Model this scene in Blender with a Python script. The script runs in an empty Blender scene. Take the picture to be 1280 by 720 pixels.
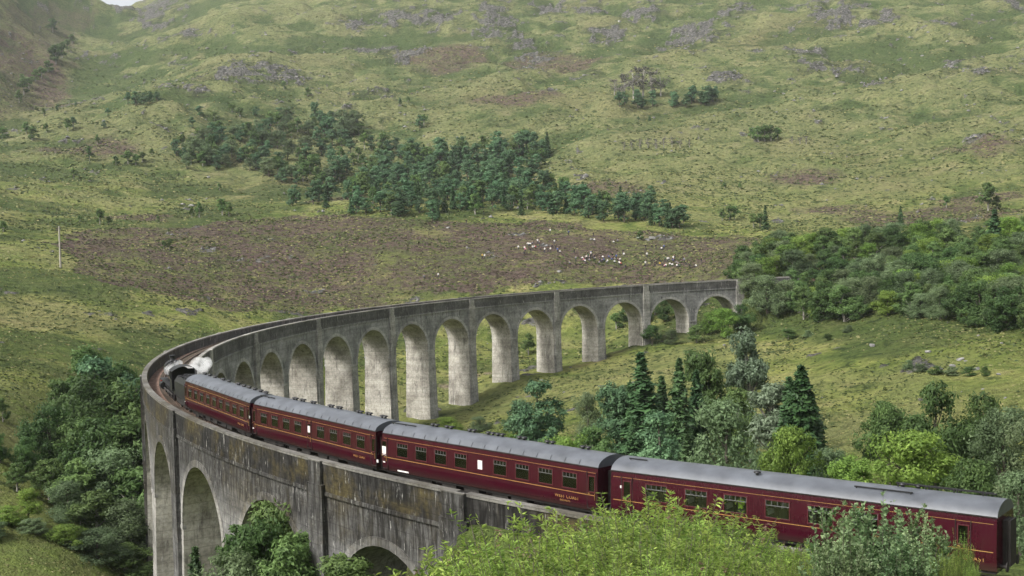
import bpy, math, random
import numpy as np
from mathutils import Matrix, Vector

SC = bpy.context.scene
COL = SC.collection
R_ = math.radians

# ---------------------------------------------------------------- camera, sky, sun, exposure
CAM_POS = (-156.28, -164.66, 11.14)          # the hillside viewpoint
YAW, PITCH, ROLL, FOC = 1.349479, -0.0334909, -0.0277704, 1490.38
def make_camera():
    cd = bpy.data.cameras.new('camera'); co = bpy.data.objects.new('camera', cd); COL.objects.link(co)
    fw = Vector((math.cos(YAW)*math.cos(PITCH), math.sin(YAW)*math.cos(PITCH), math.sin(PITCH)))
    rt = Vector((math.sin(YAW), -math.cos(YAW), 0)); up = rt.cross(fw)
    r2 = rt*math.cos(ROLL) + up*math.sin(ROLL); u2 = -rt*math.sin(ROLL) + up*math.cos(ROLL)
    m = Matrix((( r2.x, u2.x, -fw.x, CAM_POS[0]), (r2.y, u2.y, -fw.y, CAM_POS[1]),
                (r2.z, u2.z, -fw.z, CAM_POS[2]), (0, 0, 0, 1)))
    co.matrix_world = m
    cd.sensor_width = 36; cd.lens = FOC/1280*36; cd.clip_start = 0.5; cd.clip_end = 20000
    SC.camera = co
make_camera()

SUN_EL, SUN_AZ = R_(44), R_(200)             # azimuth of the sun, counter-clockwise from +X
w = bpy.data.worlds.new('World'); SC.world = w; w.use_nodes = True
nt = w.node_tree; nt.nodes.clear()
sky = nt.nodes.new('ShaderNodeTexSky'); sky.sky_type = 'NISHITA'; sky.sun_disc = False
sky.sun_elevation = SUN_EL; sky.sun_rotation = math.pi/2 - SUN_AZ
sky.air_density = 1.0; sky.dust_density = 5.0; sky.ozone_density = 0.3
hsv = nt.nodes.new('ShaderNodeHueSaturation'); hsv.inputs['Saturation'].default_value = 0.25   # a high overcast
bg = nt.nodes.new('ShaderNodeBackground'); bg.inputs['Strength'].default_value = 0.10
wo = nt.nodes.new('ShaderNodeOutputWorld')
nt.links.new(sky.outputs[0], hsv.inputs['Color']); nt.links.new(hsv.outputs[0], bg.inputs[0]); nt.links.new(bg.outputs[0], wo.inputs[0])
sl = bpy.data.lights.new('sun', 'SUN'); sl.energy = 1.5; sl.angle = R_(11); sl.color = (1, 0.98, 0.95)
so = bpy.data.objects.new('sun', sl); COL.objects.link(so)
sd = Vector((math.cos(SUN_EL)*math.cos(SUN_AZ), math.cos(SUN_EL)*math.sin(SUN_AZ), math.sin(SUN_EL)))
so.rotation_euler = sd.to_track_quat('Z', 'Y').to_euler()
SC.view_settings.view_transform = 'Standard'; SC.view_settings.look = 'None'
SC.view_settings.gamma = 1; SC.view_settings.use_curve_mapping = False
SC.view_settings.exposure = 1.4
HAZE_DENSITY = 0.000055
SC.cycles.max_bounces = 6; SC.cycles.diffuse_bounces = 3; SC.cycles.transparent_max_bounces = 12
SC.cycles.volume_bounces = 3; SC.cycles.use_denoising = True

# ---------------------------------------------------------------- the valley from image pixels at guessed distances: ground points, patches, trees, people (metres)
GROUND_PTS = [(-31.8,160.3,-15.2),(-44.9,156.6,-17.2),(-60.4,151.1,-19.4),(-74.5,144.7,-22.1),(-88.1,136.7,-22.7),(-101.1,127.2,-27.9),(-112.5,117.0,-29.5),(-15.5,162.3,-12.8),(-87.1,59.9,-22.5),(-51.1,89.4,-19.3),(-15.8,120.6,-13.8),(-66.0,19.4,-23.8),(-44.7,42.2,-19.6),(-19.0,50.3,-13.8),(-4.0,93.8,-10.2),(-0.4,53.3,-11.7),(-35.8,19.4,-17.4),(-25.5,18.4,-15.0),(-74.4,201.3,-17.8),(-48.6,199.8,-17.6),(-52.8,221.7,-1.9),(-88.7,234.7,-3.4),(-131.9,234.6,-7.7),(-23.7,270.6,5.7),(3.0,256.2,4.9),(-50.5,303.5,11.2),(-10.3,313.6,16.8),(28.4,278.4,12.0),(-10.6,376.1,24.8),(-83.9,390.6,29.4),(-120.7,394.2,28.4),(-172.9,335.1,17.9),(-170.5,245.1,0.7),(-220.9,351.3,22.6),(-211.1,231.6,8.8),(-188.3,163.8,-4.9),(-193.9,102.7,-8.3),(-195.6,56.9,-10.2),(-188.1,12.5,-16.0),(-184.0,-12.2,-19.0),(-177.0,-24.2,-22.4),(-171.0,-15.4,-25.1),(-215.2,149.9,-3.1),(-239.9,287.7,19.0),(-235.1,470.5,43.4),(-275.7,616.3,73.3),(-156.2,575.3,56.7),(-329.3,820.3,111.3),(-357.4,1069.0,163.5),(-371.0,1420.9,246.8),(-395.2,2323.9,482.2),(-433.1,2722.1,564.9),(-352.2,1876.0,397.4),(-354.6,2076.6,449.8),(-377.8,1318.9,268.6),(-418.4,1312.3,312.7),(-377.3,1065.6,193.7),(-431.7,1003.3,227.0),(-319.7,516.0,65.9),(-262.4,272.7,19.4),(-209.1,48.9,-8.6),(-101.0,683.5,76.6),(-79.0,982.7,175.3),(-45.3,1431.5,344.4),(-218.9,883.5,160.6),(-238.4,731.6,110.4),(-196.5,1334.8,302.3),(-308.0,1327.6,261.5),(52.8,607.5,69.0),(-19.3,521.8,49.1),(106.4,800.2,136.7),(173.3,1041.1,217.8),(240.8,1281.8,318.6),(85.3,471.0,40.1),(199.2,552.0,63.1),(311.4,775.4,147.2),(491.2,1132.8,292.3),(281.1,444.6,53.9),(427.6,647.2,129.3),(662.0,971.3,261.9),(105.3,364.2,18.8),(137.4,312.2,16.8),(158.4,274.2,18.6),(176.2,235.2,13.9),(483.8,603.6,123.3),(740.5,910.5,250.7),(17.0,870.9,145.8),(103.1,1363.5,333.0),(370.8,1207.6,305.6),(229.5,844.1,156.7),(463.0,863.2,198.1),(-142.7,1935.3,528.4),(-301.6,2130.7,505.1),(-374.5,1722.8,413.0),(-484.8,1706.7,485.9),(-585.8,1686.2,522.6),(116.1,1816.7,532.5),(502.1,1723.9,533.1),(797.0,1478.9,477.4),(1061.4,1293.8,436.6),(-503.6,3217.6,250.0),(276.5,3207.7,500.0),(1149.2,2974.7,500.0),(1869.9,2565.7,450.0),(-962.6,3138.4,350.0),(-0.7,193.0,3.0),(24.9,175.1,3.0),(59.1,136.2,2.0),(34.0,220.9,8.0),(90.1,187.8,9.0),(86.5,127.7,0.0),(35.4,66.1,-5.0),(-155.0,-158.8,9.2),(-157.4,-158.8,9.2),(-152.8,-159.8,9.2),(-149.8,-145.7,4.0),(-155.0,-144.7,1.0),(-145.3,-147.9,5.0),(-159.9,-145.0,0.0),(-141.7,-129.6,-2.2),(-147.1,-123.7,-8.5),(-148.9,-121.3,-10.5),(-144.3,-122.3,-7.0),(-140.8,-106.7,-10.0),(-153.7,-122.7,-10.0),(-161.6,-123.0,-13.0),(-136.2,-136.0,-1.5),(-133.9,-137.7,-2.0),(-131.5,-114.4,-5.8),(-139.2,-100.9,-10.5),(-127.6,-123.7,-6.0),(-146.9,-91.3,-13.0),(-156.5,-90.7,-17.0),(-169.8,-91.9,-21.0),(-138.9,-76.4,-14.0),(-147.8,-75.1,-18.0),(-154.6,-60.7,-23.0),(-160.4,-46.7,-27.0),(-173.4,-50.9,-27.0),(-183.6,-52.9,-26.0),(-166.1,-15.0,-35.0),(-165.6,0.1,-36.0),(-169.9,24.8,-33.0),(-163.8,20.2,-36.0),(-160.8,40.3,-34.0),(-156.9,60.3,-33.0),(-150.8,75.3,-33.0),(-140.3,94.8,-32.0),(-127.0,105.8,-31.0),(-180.2,23.8,-24.0),(-179.8,64.1,-20.0),(-180.6,104.2,-14.0),(-173.7,99.8,-16.0),(-160.8,125.3,-18.0),(-144.9,155.1,-16.0),(-123.3,183.8,-18.0),(-100.2,180.8,-19.0),(-111.9,45.7,-25.0),(-127.3,-17.5,-23.0),(-127.8,-58.4,-17.0),(-122.7,-75.8,-14.0),(-118.7,-88.4,-12.0),(-115.1,-102.0,-10.0),(-97.6,-83.7,-12.0),(-88.2,-53.9,-17.0),(-98.7,-26.2,-21.0),(-103.9,7.6,-24.0),(-61.8,-29.4,-18.0),(-92.4,-87.7,-12.0),(-28.5,-10.8,-14.0),(-142.8,14.8,-31.0),(-149.0,-14.8,-30.0),(-145.0,-45.2,-25.0)]
HEATHER = [[(-226.5,342.5),(-190.9,375.4),(-138.6,402.1),(-113.1,396.4),(-78.7,375.1),(-52.6,357.5),(-18.8,374.5),(5.0,328.1),(41.7,285.5),(1.1,190.5),(-21.5,231.0),(-65.4,239.0),(-98.7,241.4),(-131.6,238.6),(-157.7,216.6),(-174.2,211.4),(-192.7,211.9),(-201.2,227.7),(-211.8,232.9)]]
LEFTHILL = [(-443.5,1453.0),(-404.5,1580.9),(-347.5,1651.7),(-357.0,1516.8),(-340.2,1140.2),(-329.6,897.0),(-339.8,848.1)]
MOOR = [(-251.2,648.3,41.2,37.2,1.687),(-378.0,1159.2,54.0,109.0,1.737),(-342.1,1119.2,21.8,178.3,1.715),(144.3,323.4,42.3,59.7,1.019),(140.2,381.8,25.0,23.2,1.074),(200.2,357.1,25.4,29.2,0.971),(44.1,474.7,27.0,33.8,1.267),(-101.6,485.9,26.3,40.4,1.487),(-196.4,409.9,23.2,17.4,1.641),(29.3,280.6,12.9,21.7,1.176),(148.6,981.7,47.8,77.1,1.311),(164.9,483.5,29.1,30.6,1.111),(284.5,479.8,31.4,23.5,0.971),(57.5,1056.2,49.9,73.6,1.397),(64.8,798.9,53.1,29.8,1.345)]
ROCKS = [(-275.0,1696.2,56.3,250.0,1.635),(-10.9,1262.9,33.7,42.0,1.469),(39.4,1280.6,39.1,73.5,1.436),(82.7,1247.8,38.4,71.2,1.403),(147.3,1230.6,28.7,111.3,1.357),(145.1,1101.4,15.7,59.2,1.337),(225.8,1265.1,29.8,50.6,1.31),(266.1,1228.8,24.4,32.0,1.277),(311.6,1184.4,33.5,48.7,1.237),(479.8,1034.8,41.0,86.1,1.083),(500.6,971.1,22.0,42.7,1.046),(410.8,1133.2,26.6,48.4,1.159),(318.4,1026.8,43.0,79.2,1.192),(242.8,1094.2,26.6,49.4,1.264),(145.0,1031.4,23.2,43.1,1.324),(13.3,1096.1,29.9,48.6,1.437),(-7.5,1134.7,39.5,40.4,1.457),(-152.9,977.9,38.3,77.8,1.568),(-116.5,973.5,34.4,45.4,1.536),(-36.6,892.2,20.0,28.6,1.458),(-70.7,828.3,9.4,14.6,1.485),(356.8,819.2,40.9,35.2,1.09),(377.5,890.3,23.8,30.8,1.102),(350.1,712.6,15.0,23.1,1.047),(416.0,681.2,30.8,28.3,0.976),(446.1,747.9,22.0,35.6,0.987),(261.4,811.7,21.4,23.3,1.167),(156.5,898.1,16.4,25.2,1.285),(647.8,965.1,23.3,25.9,0.952),(-213.6,1273.8,29.0,27.0,1.611),(-192.1,854.3,20.5,25.0,1.606),(534.7,908.4,17.1,34.2,0.999),(-19.6,49.5,7.2,10.2,1.003),(-16.3,83.3,2.3,8.3,1.057),(7.8,295.6,9.8,5.2,1.228)]
FOREST = {'plantation': [(-13.7,663.3,11.7,'spruce'),(12.3,582.3,15.9,'pine'),(-79.2,524.4,10.7,'pine'),(-68.4,375.9,8.7,'spruce'),(15.1,649.4,14.1,'pine'),(38.8,365.4,7.6,'pine'),(-46.4,454.5,10.4,'pine'),(-28.2,433.5,11.4,'pine'),(-10.8,653.1,15.0,'pine'),(-13.2,434.2,9.2,'pine'),(-92.4,396.5,10.1,'pine'),(-40.7,623.1,11.6,'spruce'),(19.3,355.0,10.1,'pine'),(-41.0,677.2,14.2,'pine'),(-81.7,450.5,9.0,'birch'),(-103.4,399.5,9.1,'pine'),(3.5,520.5,10.5,'pine'),(-19.5,446.0,9.9,'pine'),(-69.0,568.9,10.1,'spruce'),(-43.4,436.5,10.1,'pine'),(-56.7,641.1,12.1,'pine'),(-11.1,645.0,13.0,'pine'),(-11.7,387.1,10.8,'spruce'),(-39.8,525.7,14.2,'birch'),(19.7,335.4,8.4,'spruce'),(-2.7,420.3,9.3,'spruce'),(31.2,330.3,9.7,'pine'),(-51.9,446.2,11.8,'pine'),(-100.0,438.5,10.7,'spruce'),(4.0,354.4,9.5,'pine'),(-95.8,496.1,12.9,'birch'),(44.1,647.0,13.5,'birch'),(-62.5,392.3,11.1,'spruce'),(-11.1,519.1,13.8,'spruce'),(-54.9,504.3,13.6,'pine'),(-7.4,501.0,12.8,'spruce'),(-15.6,483.8,10.9,'pine'),(-69.0,389.7,11.6,'pine'),(7.4,440.4,9.9,'spruce'),(-41.9,447.5,10.2,'pine'),(16.9,572.3,13.6,'pine'),(-116.7,459.9,12.6,'pine'),(18.9,372.3,10.9,'pine'),(-26.7,464.4,13.1,'pine'),(8.5,639.8,13.2,'pine'),(-14.8,475.9,11.0,'spruce'),(-56.8,530.7,12.5,'pine'),(-88.3,520.8,12.8,'birch'),(-12.8,512.5,14.2,'pine'),(24.4,573.0,10.7,'pine'),(-34.2,440.9,10.5,'birch'),(-64.6,612.0,16.0,'pine'),(-49.0,459.1,11.4,'birch'),(-70.0,522.2,10.1,'pine'),(-8.5,435.1,9.1,'pine'),(-24.1,413.5,11.1,'birch'),(-3.0,563.0,10.9,'pine'),(-18.5,482.2,10.4,'spruce'),(-46.2,576.9,12.4,'pine'),(-80.6,413.9,9.1,'pine'),(48.9,664.2,12.9,'pine'),(-42.3,407.6,8.6,'spruce'),(23.0,333.3,8.6,'pine'),(-107.4,502.5,13.5,'pine'),(37.7,368.7,9.3,'pine'),(-26.4,387.9,10.1,'spruce'),(12.9,351.5,10.9,'pine'),(-2.5,463.3,13.4,'pine'),(31.5,412.3,8.3,'pine'),(-62.4,458.2,9.1,'pine'),(-5.0,437.3,8.4,'pine'),(-130.9,449.5,9.2,'pine'),(-4.4,387.0,10.7,'spruce'),(-34.3,667.9,14.3,'spruce'),(-68.4,439.7,9.3,'birch'),(-11.3,424.5,11.0,'birch'),(-20.0,424.6,12.2,'pine'),(6.6,380.0,10.5,'pine'),(-14.0,470.3,10.5,'spruce'),(26.6,390.4,8.0,'pine'),(-27.0,649.0,13.3,'pine'),(-47.1,488.7,9.4,'pine'),(29.0,405.9,12.2,'spruce'),(26.0,331.3,10.2,'spruce'),(-49.7,399.5,11.6,'spruce'),(-72.6,604.0,13.8,'pine'),(-96.2,448.1,11.0,'birch'),(-128.5,461.5,10.2,'pine'),(-62.6,536.1,11.1,'pine'),(30.7,335.1,8.2,'pine'),(35.4,590.9,11.4,'birch'),(-80.1,542.9,11.0,'pine'),(-1.2,672.2,14.1,'pine'),(-63.9,516.8,11.4,'pine'),(3.3,572.8,11.1,'pine'),(-2.7,659.9,11.9,'birch'),(-77.0,442.9,8.8,'birch'),(-105.6,400.7,9.9,'spruce'),(-45.5,527.8,14.5,'spruce'),(7.9,462.8,11.5,'birch'),(-10.4,447.0,11.2,'spruce'),(-23.5,440.7,9.5,'pine'),(-72.0,544.3,13.4,'pine'),(-1.4,570.1,10.3,'pine'),(-66.7,412.9,7.8,'pine'),(-72.7,596.5,13.5,'birch'),(-47.6,401.0,11.0,'spruce'),(-71.9,420.4,11.8,'spruce'),(-46.2,505.2,9.5,'spruce'),(-50.2,410.1,11.6,'birch'),(-4.8,661.7,14.6,'birch'),(-86.0,542.3,14.1,'pine'),(-26.7,428.1,10.4,'pine'),(-72.4,368.4,10.2,'pine'),(-84.7,403.1,10.1,'spruce'),(10.3,380.8,11.7,'spruce'),(-38.2,397.2,11.0,'pine'),(17.6,426.0,9.4,'birch'),(-42.5,424.3,10.6,'pine'),(13.8,364.4,9.8,'pine'),(-27.4,485.2,11.6,'pine'),(-99.1,397.3,8.5,'pine'),(-66.0,547.1,10.3,'pine'),(28.9,577.0,10.6,'pine'),(-21.3,516.6,14.2,'spruce'),(-84.9,429.0,9.2,'pine'),(-83.3,410.4,9.2,'pine'),(24.6,418.6,8.7,'birch'),(1.6,439.8,9.3,'pine'),(28.7,664.7,13.3,'pine'),(-32.0,429.2,11.0,'pine'),(-84.5,385.5,10.6,'pine'),(-42.8,493.5,10.3,'pine'),(-94.7,407.1,9.7,'birch'),(-53.3,399.2,9.2,'pine'),(-7.2,401.4,11.8,'birch'),(-18.0,496.6,13.9,'pine'),(-84.7,397.5,8.0,'pine'),(43.9,642.9,14.3,'pine'),(-74.6,522.7,10.3,'spruce'),(-44.7,635.5,13.4,'pine'),(1.1,368.3,9.6,'pine'),(-87.5,393.2,10.7,'pine'),(-62.5,408.4,9.5,'pine'),(-13.8,645.4,12.1,'spruce'),(3.7,567.7,13.2,'pine'),(-103.3,444.7,10.5,'pine'),(-120.5,447.0,12.0,'pine'),(-65.6,535.4,14.4,'pine'),(13.1,416.9,12.3,'pine'),(22.9,352.8,8.4,'pine'),(36.7,657.2,16.7,'pine'),(-56.3,404.5,11.9,'spruce'),(11.2,620.4,12.8,'pine'),(10.3,442.8,11.8,'birch'),(-0.8,418.8,12.1,'spruce'),(-68.6,534.6,12.2,'pine'),(-27.6,664.2,15.0,'birch'),(28.4,359.5,8.6,'spruce'),(-27.1,452.9,10.3,'spruce'),(34.3,380.8,10.9,'pine'),(-3.9,649.1,14.0,'spruce'),(42.4,658.7,17.4,'pine'),(5.5,655.6,13.4,'pine'),(28.6,378.9,11.2,'pine'),(-48.2,390.7,10.6,'birch'),(11.1,580.0,15.4,'pine'),(11.8,636.4,12.9,'spruce'),(-9.2,387.4,11.2,'pine'),(-19.3,404.5,11.2,'birch'),(-44.7,431.7,10.3,'spruce'),(-22.7,472.2,12.8,'spruce'),(-92.3,425.0,8.7,'birch'),(-67.0,405.3,8.9,'spruce'),(-76.9,555.5,11.7,'pine'),(-89.2,399.9,9.5,'pine'),(10.6,423.8,11.5,'spruce'),(-3.3,376.2,11.3,'pine'),(-74.1,587.9,12.7,'birch'),(-54.5,574.4,11.1,'pine'),(-32.6,677.4,13.7,'pine'),(-19.7,410.5,9.3,'pine'),(-6.5,655.1,12.2,'spruce'),(-19.2,660.0,16.5,'pine'),(-87.0,397.8,10.3,'birch'),(-28.7,499.8,12.9,'spruce'),(15.3,425.6,12.5,'spruce'),(13.3,668.0,13.9,'birch'),(28.5,586.1,12.4,'birch'),(-16.3,666.5,12.6,'birch'),(-61.7,623.3,11.4,'birch'),(-34.9,508.9,9.7,'pine'),(-61.1,540.6,12.1,'birch'),(8.6,435.9,10.5,'pine'),(27.9,329.7,9.2,'pine'),(-36.1,440.2,11.9,'birch'),(-52.3,590.2,13.0,'spruce'),(18.4,394.1,10.0,'birch'),(30.6,643.3,15.8,'spruce'),(32.3,344.8,10.0,'spruce'),(-13.8,400.2,9.6,'pine'),(-17.3,567.1,15.3,'pine'),(-37.5,680.9,17.4,'pine'),(-115.1,432.8,9.3,'spruce'),(10.6,482.0,11.3,'pine'),(-78.7,496.5,10.0,'spruce'),(-82.4,507.9,11.6,'pine'),(-18.2,513.7,12.9,'spruce'),(-79.9,434.3,9.0,'pine'),(-13.0,389.3,10.7,'pine'),(3.2,458.6,13.1,'pine'),(-16.7,518.0,14.2,'pine'),(24.5,367.5,10.8,'pine'),(6.9,579.6,15.0,'pine'),(-36.1,525.1,12.7,'spruce'),(-24.9,511.5,11.4,'pine'),(-86.4,535.4,12.1,'pine'),(-76.1,422.0,12.0,'pine'),(43.5,674.1,15.9,'birch'),(38.1,642.9,11.9,'spruce'),(-18.7,668.3,17.3,'pine'),(-62.1,490.0,11.9,'pine'),(-29.6,410.8,11.1,'spruce'),(-14.1,556.6,10.5,'pine'),(-32.1,524.4,9.6,'spruce'),(25.9,656.9,14.3,'pine'),(26.9,360.0,10.4,'pine'),(2.9,595.9,13.2,'pine'),(-3.0,653.1,12.5,'pine'),(6.9,413.6,12.4,'pine'),(-16.9,442.3,11.6,'pine'),(-5.3,460.7,12.5,'pine'),(-49.7,543.7,11.7,'pine'),(-28.9,399.0,8.0,'pine'),(51.2,650.8,12.1,'pine'),(-101.1,411.5,9.0,'pine'),(-29.8,667.3,16.4,'spruce'),(28.3,372.1,7.9,'birch'),(41.0,669.0,16.4,'spruce'),(-35.0,657.0,11.8,'birch'),(-27.7,516.7,12.4,'pine'),(-0.0,599.0,15.1,'spruce'),(-16.0,656.7,14.6,'spruce'),(-39.6,667.3,16.4,'birch'),(27.1,637.2,17.1,'birch'),(1.7,405.0,8.9,'birch'),(-77.0,401.1,8.4,'pine'),(-21.8,484.0,13.1,'pine'),(-54.9,459.1,9.7,'pine'),(-64.9,464.8,12.2,'birch'),(-56.2,520.3,13.0,'pine'),(-37.1,500.3,11.5,'pine'),(10.6,417.7,10.6,'pine'),(-9.8,422.1,10.8,'spruce'),(-113.0,455.6,11.0,'spruce'),(-40.2,681.3,14.4,'spruce'),(17.9,414.5,8.2,'birch'),(-100.5,421.0,11.2,'pine'),(-10.5,442.9,9.7,'pine'),(53.3,644.7,16.7,'spruce'),(55.7,651.1,16.5,'spruce'),(-84.9,392.9,9.2,'pine'),(-43.6,526.4,10.9,'birch'),(-44.2,553.5,14.8,'pine'),(-89.6,507.6,13.5,'birch'),(19.2,656.9,12.6,'pine'),(37.9,664.0,12.1,'pine'),(41.3,351.8,8.4,'pine'),(-67.6,388.5,7.5,'pine'),(-8.6,509.3,13.9,'spruce'),(-33.2,623.3,15.6,'pine'),(-69.1,431.8,11.6,'spruce'),(21.9,336.4,9.6,'pine'),(11.8,356.5,9.9,'pine'),(-86.0,385.7,7.7,'pine'),(-88.1,388.7,10.5,'birch'),(-71.4,438.1,9.8,'pine'),(-66.1,530.8,13.9,'pine'),(23.2,667.3,17.6,'pine'),(-74.9,390.6,8.8,'pine')],'hillwood': [(-109.0,600.8,12.0,'birch'),(-123.1,566.2,7.9,'pine'),(-171.1,621.1,9.2,'birch'),(-171.7,626.2,11.6,'birch'),(-87.1,769.7,14.8,'birch'),(-95.2,589.9,8.7,'birch'),(-149.7,606.0,8.5,'willow'),(-146.4,608.5,10.4,'pine'),(-140.0,682.2,12.1,'willow'),(-149.0,680.9,14.4,'birch'),(-170.5,648.4,10.7,'pine'),(-195.7,634.5,11.2,'pine'),(-76.5,773.4,14.9,'willow'),(-139.7,686.3,9.1,'willow'),(-141.2,617.3,13.3,'pine'),(-99.6,731.6,12.1,'pine'),(-68.5,768.1,14.8,'willow'),(-130.7,590.7,8.9,'pine'),(-174.0,647.0,12.2,'pine'),(-155.4,631.5,9.9,'pine'),(-86.2,679.4,9.9,'birch'),(-179.4,636.4,10.4,'pine'),(-87.0,760.5,15.5,'pine'),(-82.5,718.7,13.7,'pine'),(-174.5,621.0,10.4,'willow'),(-166.8,622.4,11.7,'pine'),(-70.0,754.6,14.4,'willow'),(-167.0,676.8,10.7,'pine'),(-141.7,717.4,13.0,'willow'),(-170.4,609.7,9.9,'pine'),(-141.1,697.5,12.2,'pine'),(-187.3,633.5,12.6,'birch'),(-138.9,644.4,8.9,'pine'),(-131.6,567.7,10.1,'pine'),(-113.5,599.8,8.0,'birch'),(-152.0,694.8,10.6,'pine'),(-147.0,656.5,10.2,'pine'),(-103.2,581.9,9.9,'willow'),(-169.4,686.4,11.9,'birch'),(-175.3,672.5,11.6,'willow'),(-164.4,628.9,11.9,'pine'),(-127.6,740.3,14.0,'birch'),(-173.2,682.1,12.3,'pine'),(-159.5,679.6,8.7,'willow'),(-137.9,652.3,10.8,'pine'),(-118.2,723.9,11.5,'birch'),(-118.7,573.2,12.3,'birch'),(-124.8,645.3,13.6,'willow'),(-104.2,754.1,12.4,'willow'),(-89.3,719.3,13.6,'pine'),(-84.9,775.6,13.2,'pine'),(-181.1,627.3,13.4,'willow'),(-112.0,655.3,12.7,'pine'),(-138.8,582.4,12.7,'willow'),(-156.8,680.9,10.3,'willow'),(-125.3,574.7,9.8,'willow'),(-146.6,632.8,11.9,'birch'),(-111.8,666.1,13.2,'willow'),(-118.6,597.6,12.4,'birch'),(-136.0,691.8,9.3,'birch'),(-167.2,631.5,9.2,'birch'),(-164.8,614.8,9.1,'willow'),(-98.6,587.7,12.6,'pine'),(-136.7,721.6,12.3,'pine'),(-188.2,600.4,10.3,'willow'),(-117.0,655.6,8.3,'birch'),(-130.0,680.5,13.1,'willow'),(-109.8,577.5,11.4,'birch'),(-132.5,747.8,11.9,'birch'),(-190.6,629.5,9.4,'pine'),(-174.3,641.8,12.4,'birch'),(-96.5,795.1,14.8,'pine'),(-183.0,672.3,10.4,'birch'),(-124.0,725.5,11.7,'willow'),(-112.5,750.1,11.7,'birch'),(-130.6,573.7,8.4,'willow'),(-79.0,718.4,12.2,'pine'),(-155.4,675.5,8.9,'pine'),(-179.0,619.6,10.1,'birch'),(-131.6,606.9,12.9,'pine'),(-127.9,595.5,8.0,'birch'),(-91.6,760.9,16.1,'pine'),(-124.3,765.6,13.6,'pine'),(-160.9,638.0,13.0,'willow'),(-91.8,771.5,15.4,'pine'),(-186.2,623.2,10.3,'birch'),(-161.2,645.9,12.9,'birch'),(-78.5,752.3,15.2,'willow'),(-124.8,715.5,9.5,'pine'),(-120.5,576.9,9.7,'willow'),(-97.5,595.0,11.0,'willow'),(-133.5,731.7,10.6,'pine'),(-93.5,779.3,10.1,'pine'),(-115.6,583.9,9.3,'birch'),(-163.9,648.5,10.1,'pine'),(-192.4,646.4,11.4,'birch'),(-176.8,623.5,12.1,'willow'),(-133.5,584.7,12.4,'birch'),(-151.8,632.8,10.9,'birch'),(-99.2,768.9,11.2,'birch'),(-96.3,698.3,10.3,'birch'),(-143.6,632.7,8.3,'pine'),(-108.0,558.2,11.4,'birch'),(-66.3,752.7,10.4,'birch'),(-146.2,665.9,13.2,'birch'),(-96.0,655.7,9.7,'pine'),(-184.7,632.3,13.4,'willow'),(-113.3,594.9,13.1,'birch'),(-120.5,756.4,13.7,'willow'),(-178.7,667.0,11.5,'willow')],'hillwood_upper': [(-51.4,696.9,12.0,'pine'),(-81.0,665.2,11.5,'pine'),(-75.4,641.9,10.0,'birch'),(-63.3,695.4,11.8,'pine'),(-53.0,708.5,12.3,'birch'),(-88.6,655.1,8.8,'birch'),(-68.1,697.3,12.5,'birch'),(-94.8,606.1,10.8,'pine'),(-100.8,669.5,12.5,'pine'),(-60.1,650.9,9.4,'pine'),(-89.2,620.9,10.6,'pine'),(-76.4,660.7,10.0,'birch'),(-95.8,633.1,11.7,'pine'),(-58.9,672.5,12.9,'birch'),(-93.3,598.4,11.7,'pine'),(-64.2,647.3,12.7,'birch'),(-95.5,645.0,10.0,'pine'),(-43.1,688.7,11.0,'pine'),(-44.6,700.3,10.5,'pine'),(-54.1,704.3,13.7,'birch'),(-89.3,605.6,10.2,'pine'),(-81.5,645.1,8.8,'birch')],'crag_pines': [(158.4,744.0,10.6,'pine'),(135.1,729.0,12.2,'pine'),(157.9,752.4,13.1,'pine'),(212.5,740.5,14.1,'pine'),(216.2,745.9,11.4,'pine'),(209.3,736.6,11.2,'pine'),(154.9,743.5,12.1,'pine'),(223.8,749.6,11.0,'pine'),(199.8,742.1,14.1,'pine'),(219.3,744.6,11.9,'pine'),(142.0,738.0,11.9,'pine'),(183.1,736.7,12.0,'pine'),(203.0,744.3,13.4,'pine'),(191.7,733.4,11.0,'pine'),(167.1,742.6,13.2,'pine'),(184.4,741.3,11.8,'pine'),(206.1,737.9,11.5,'pine')]}
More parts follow.
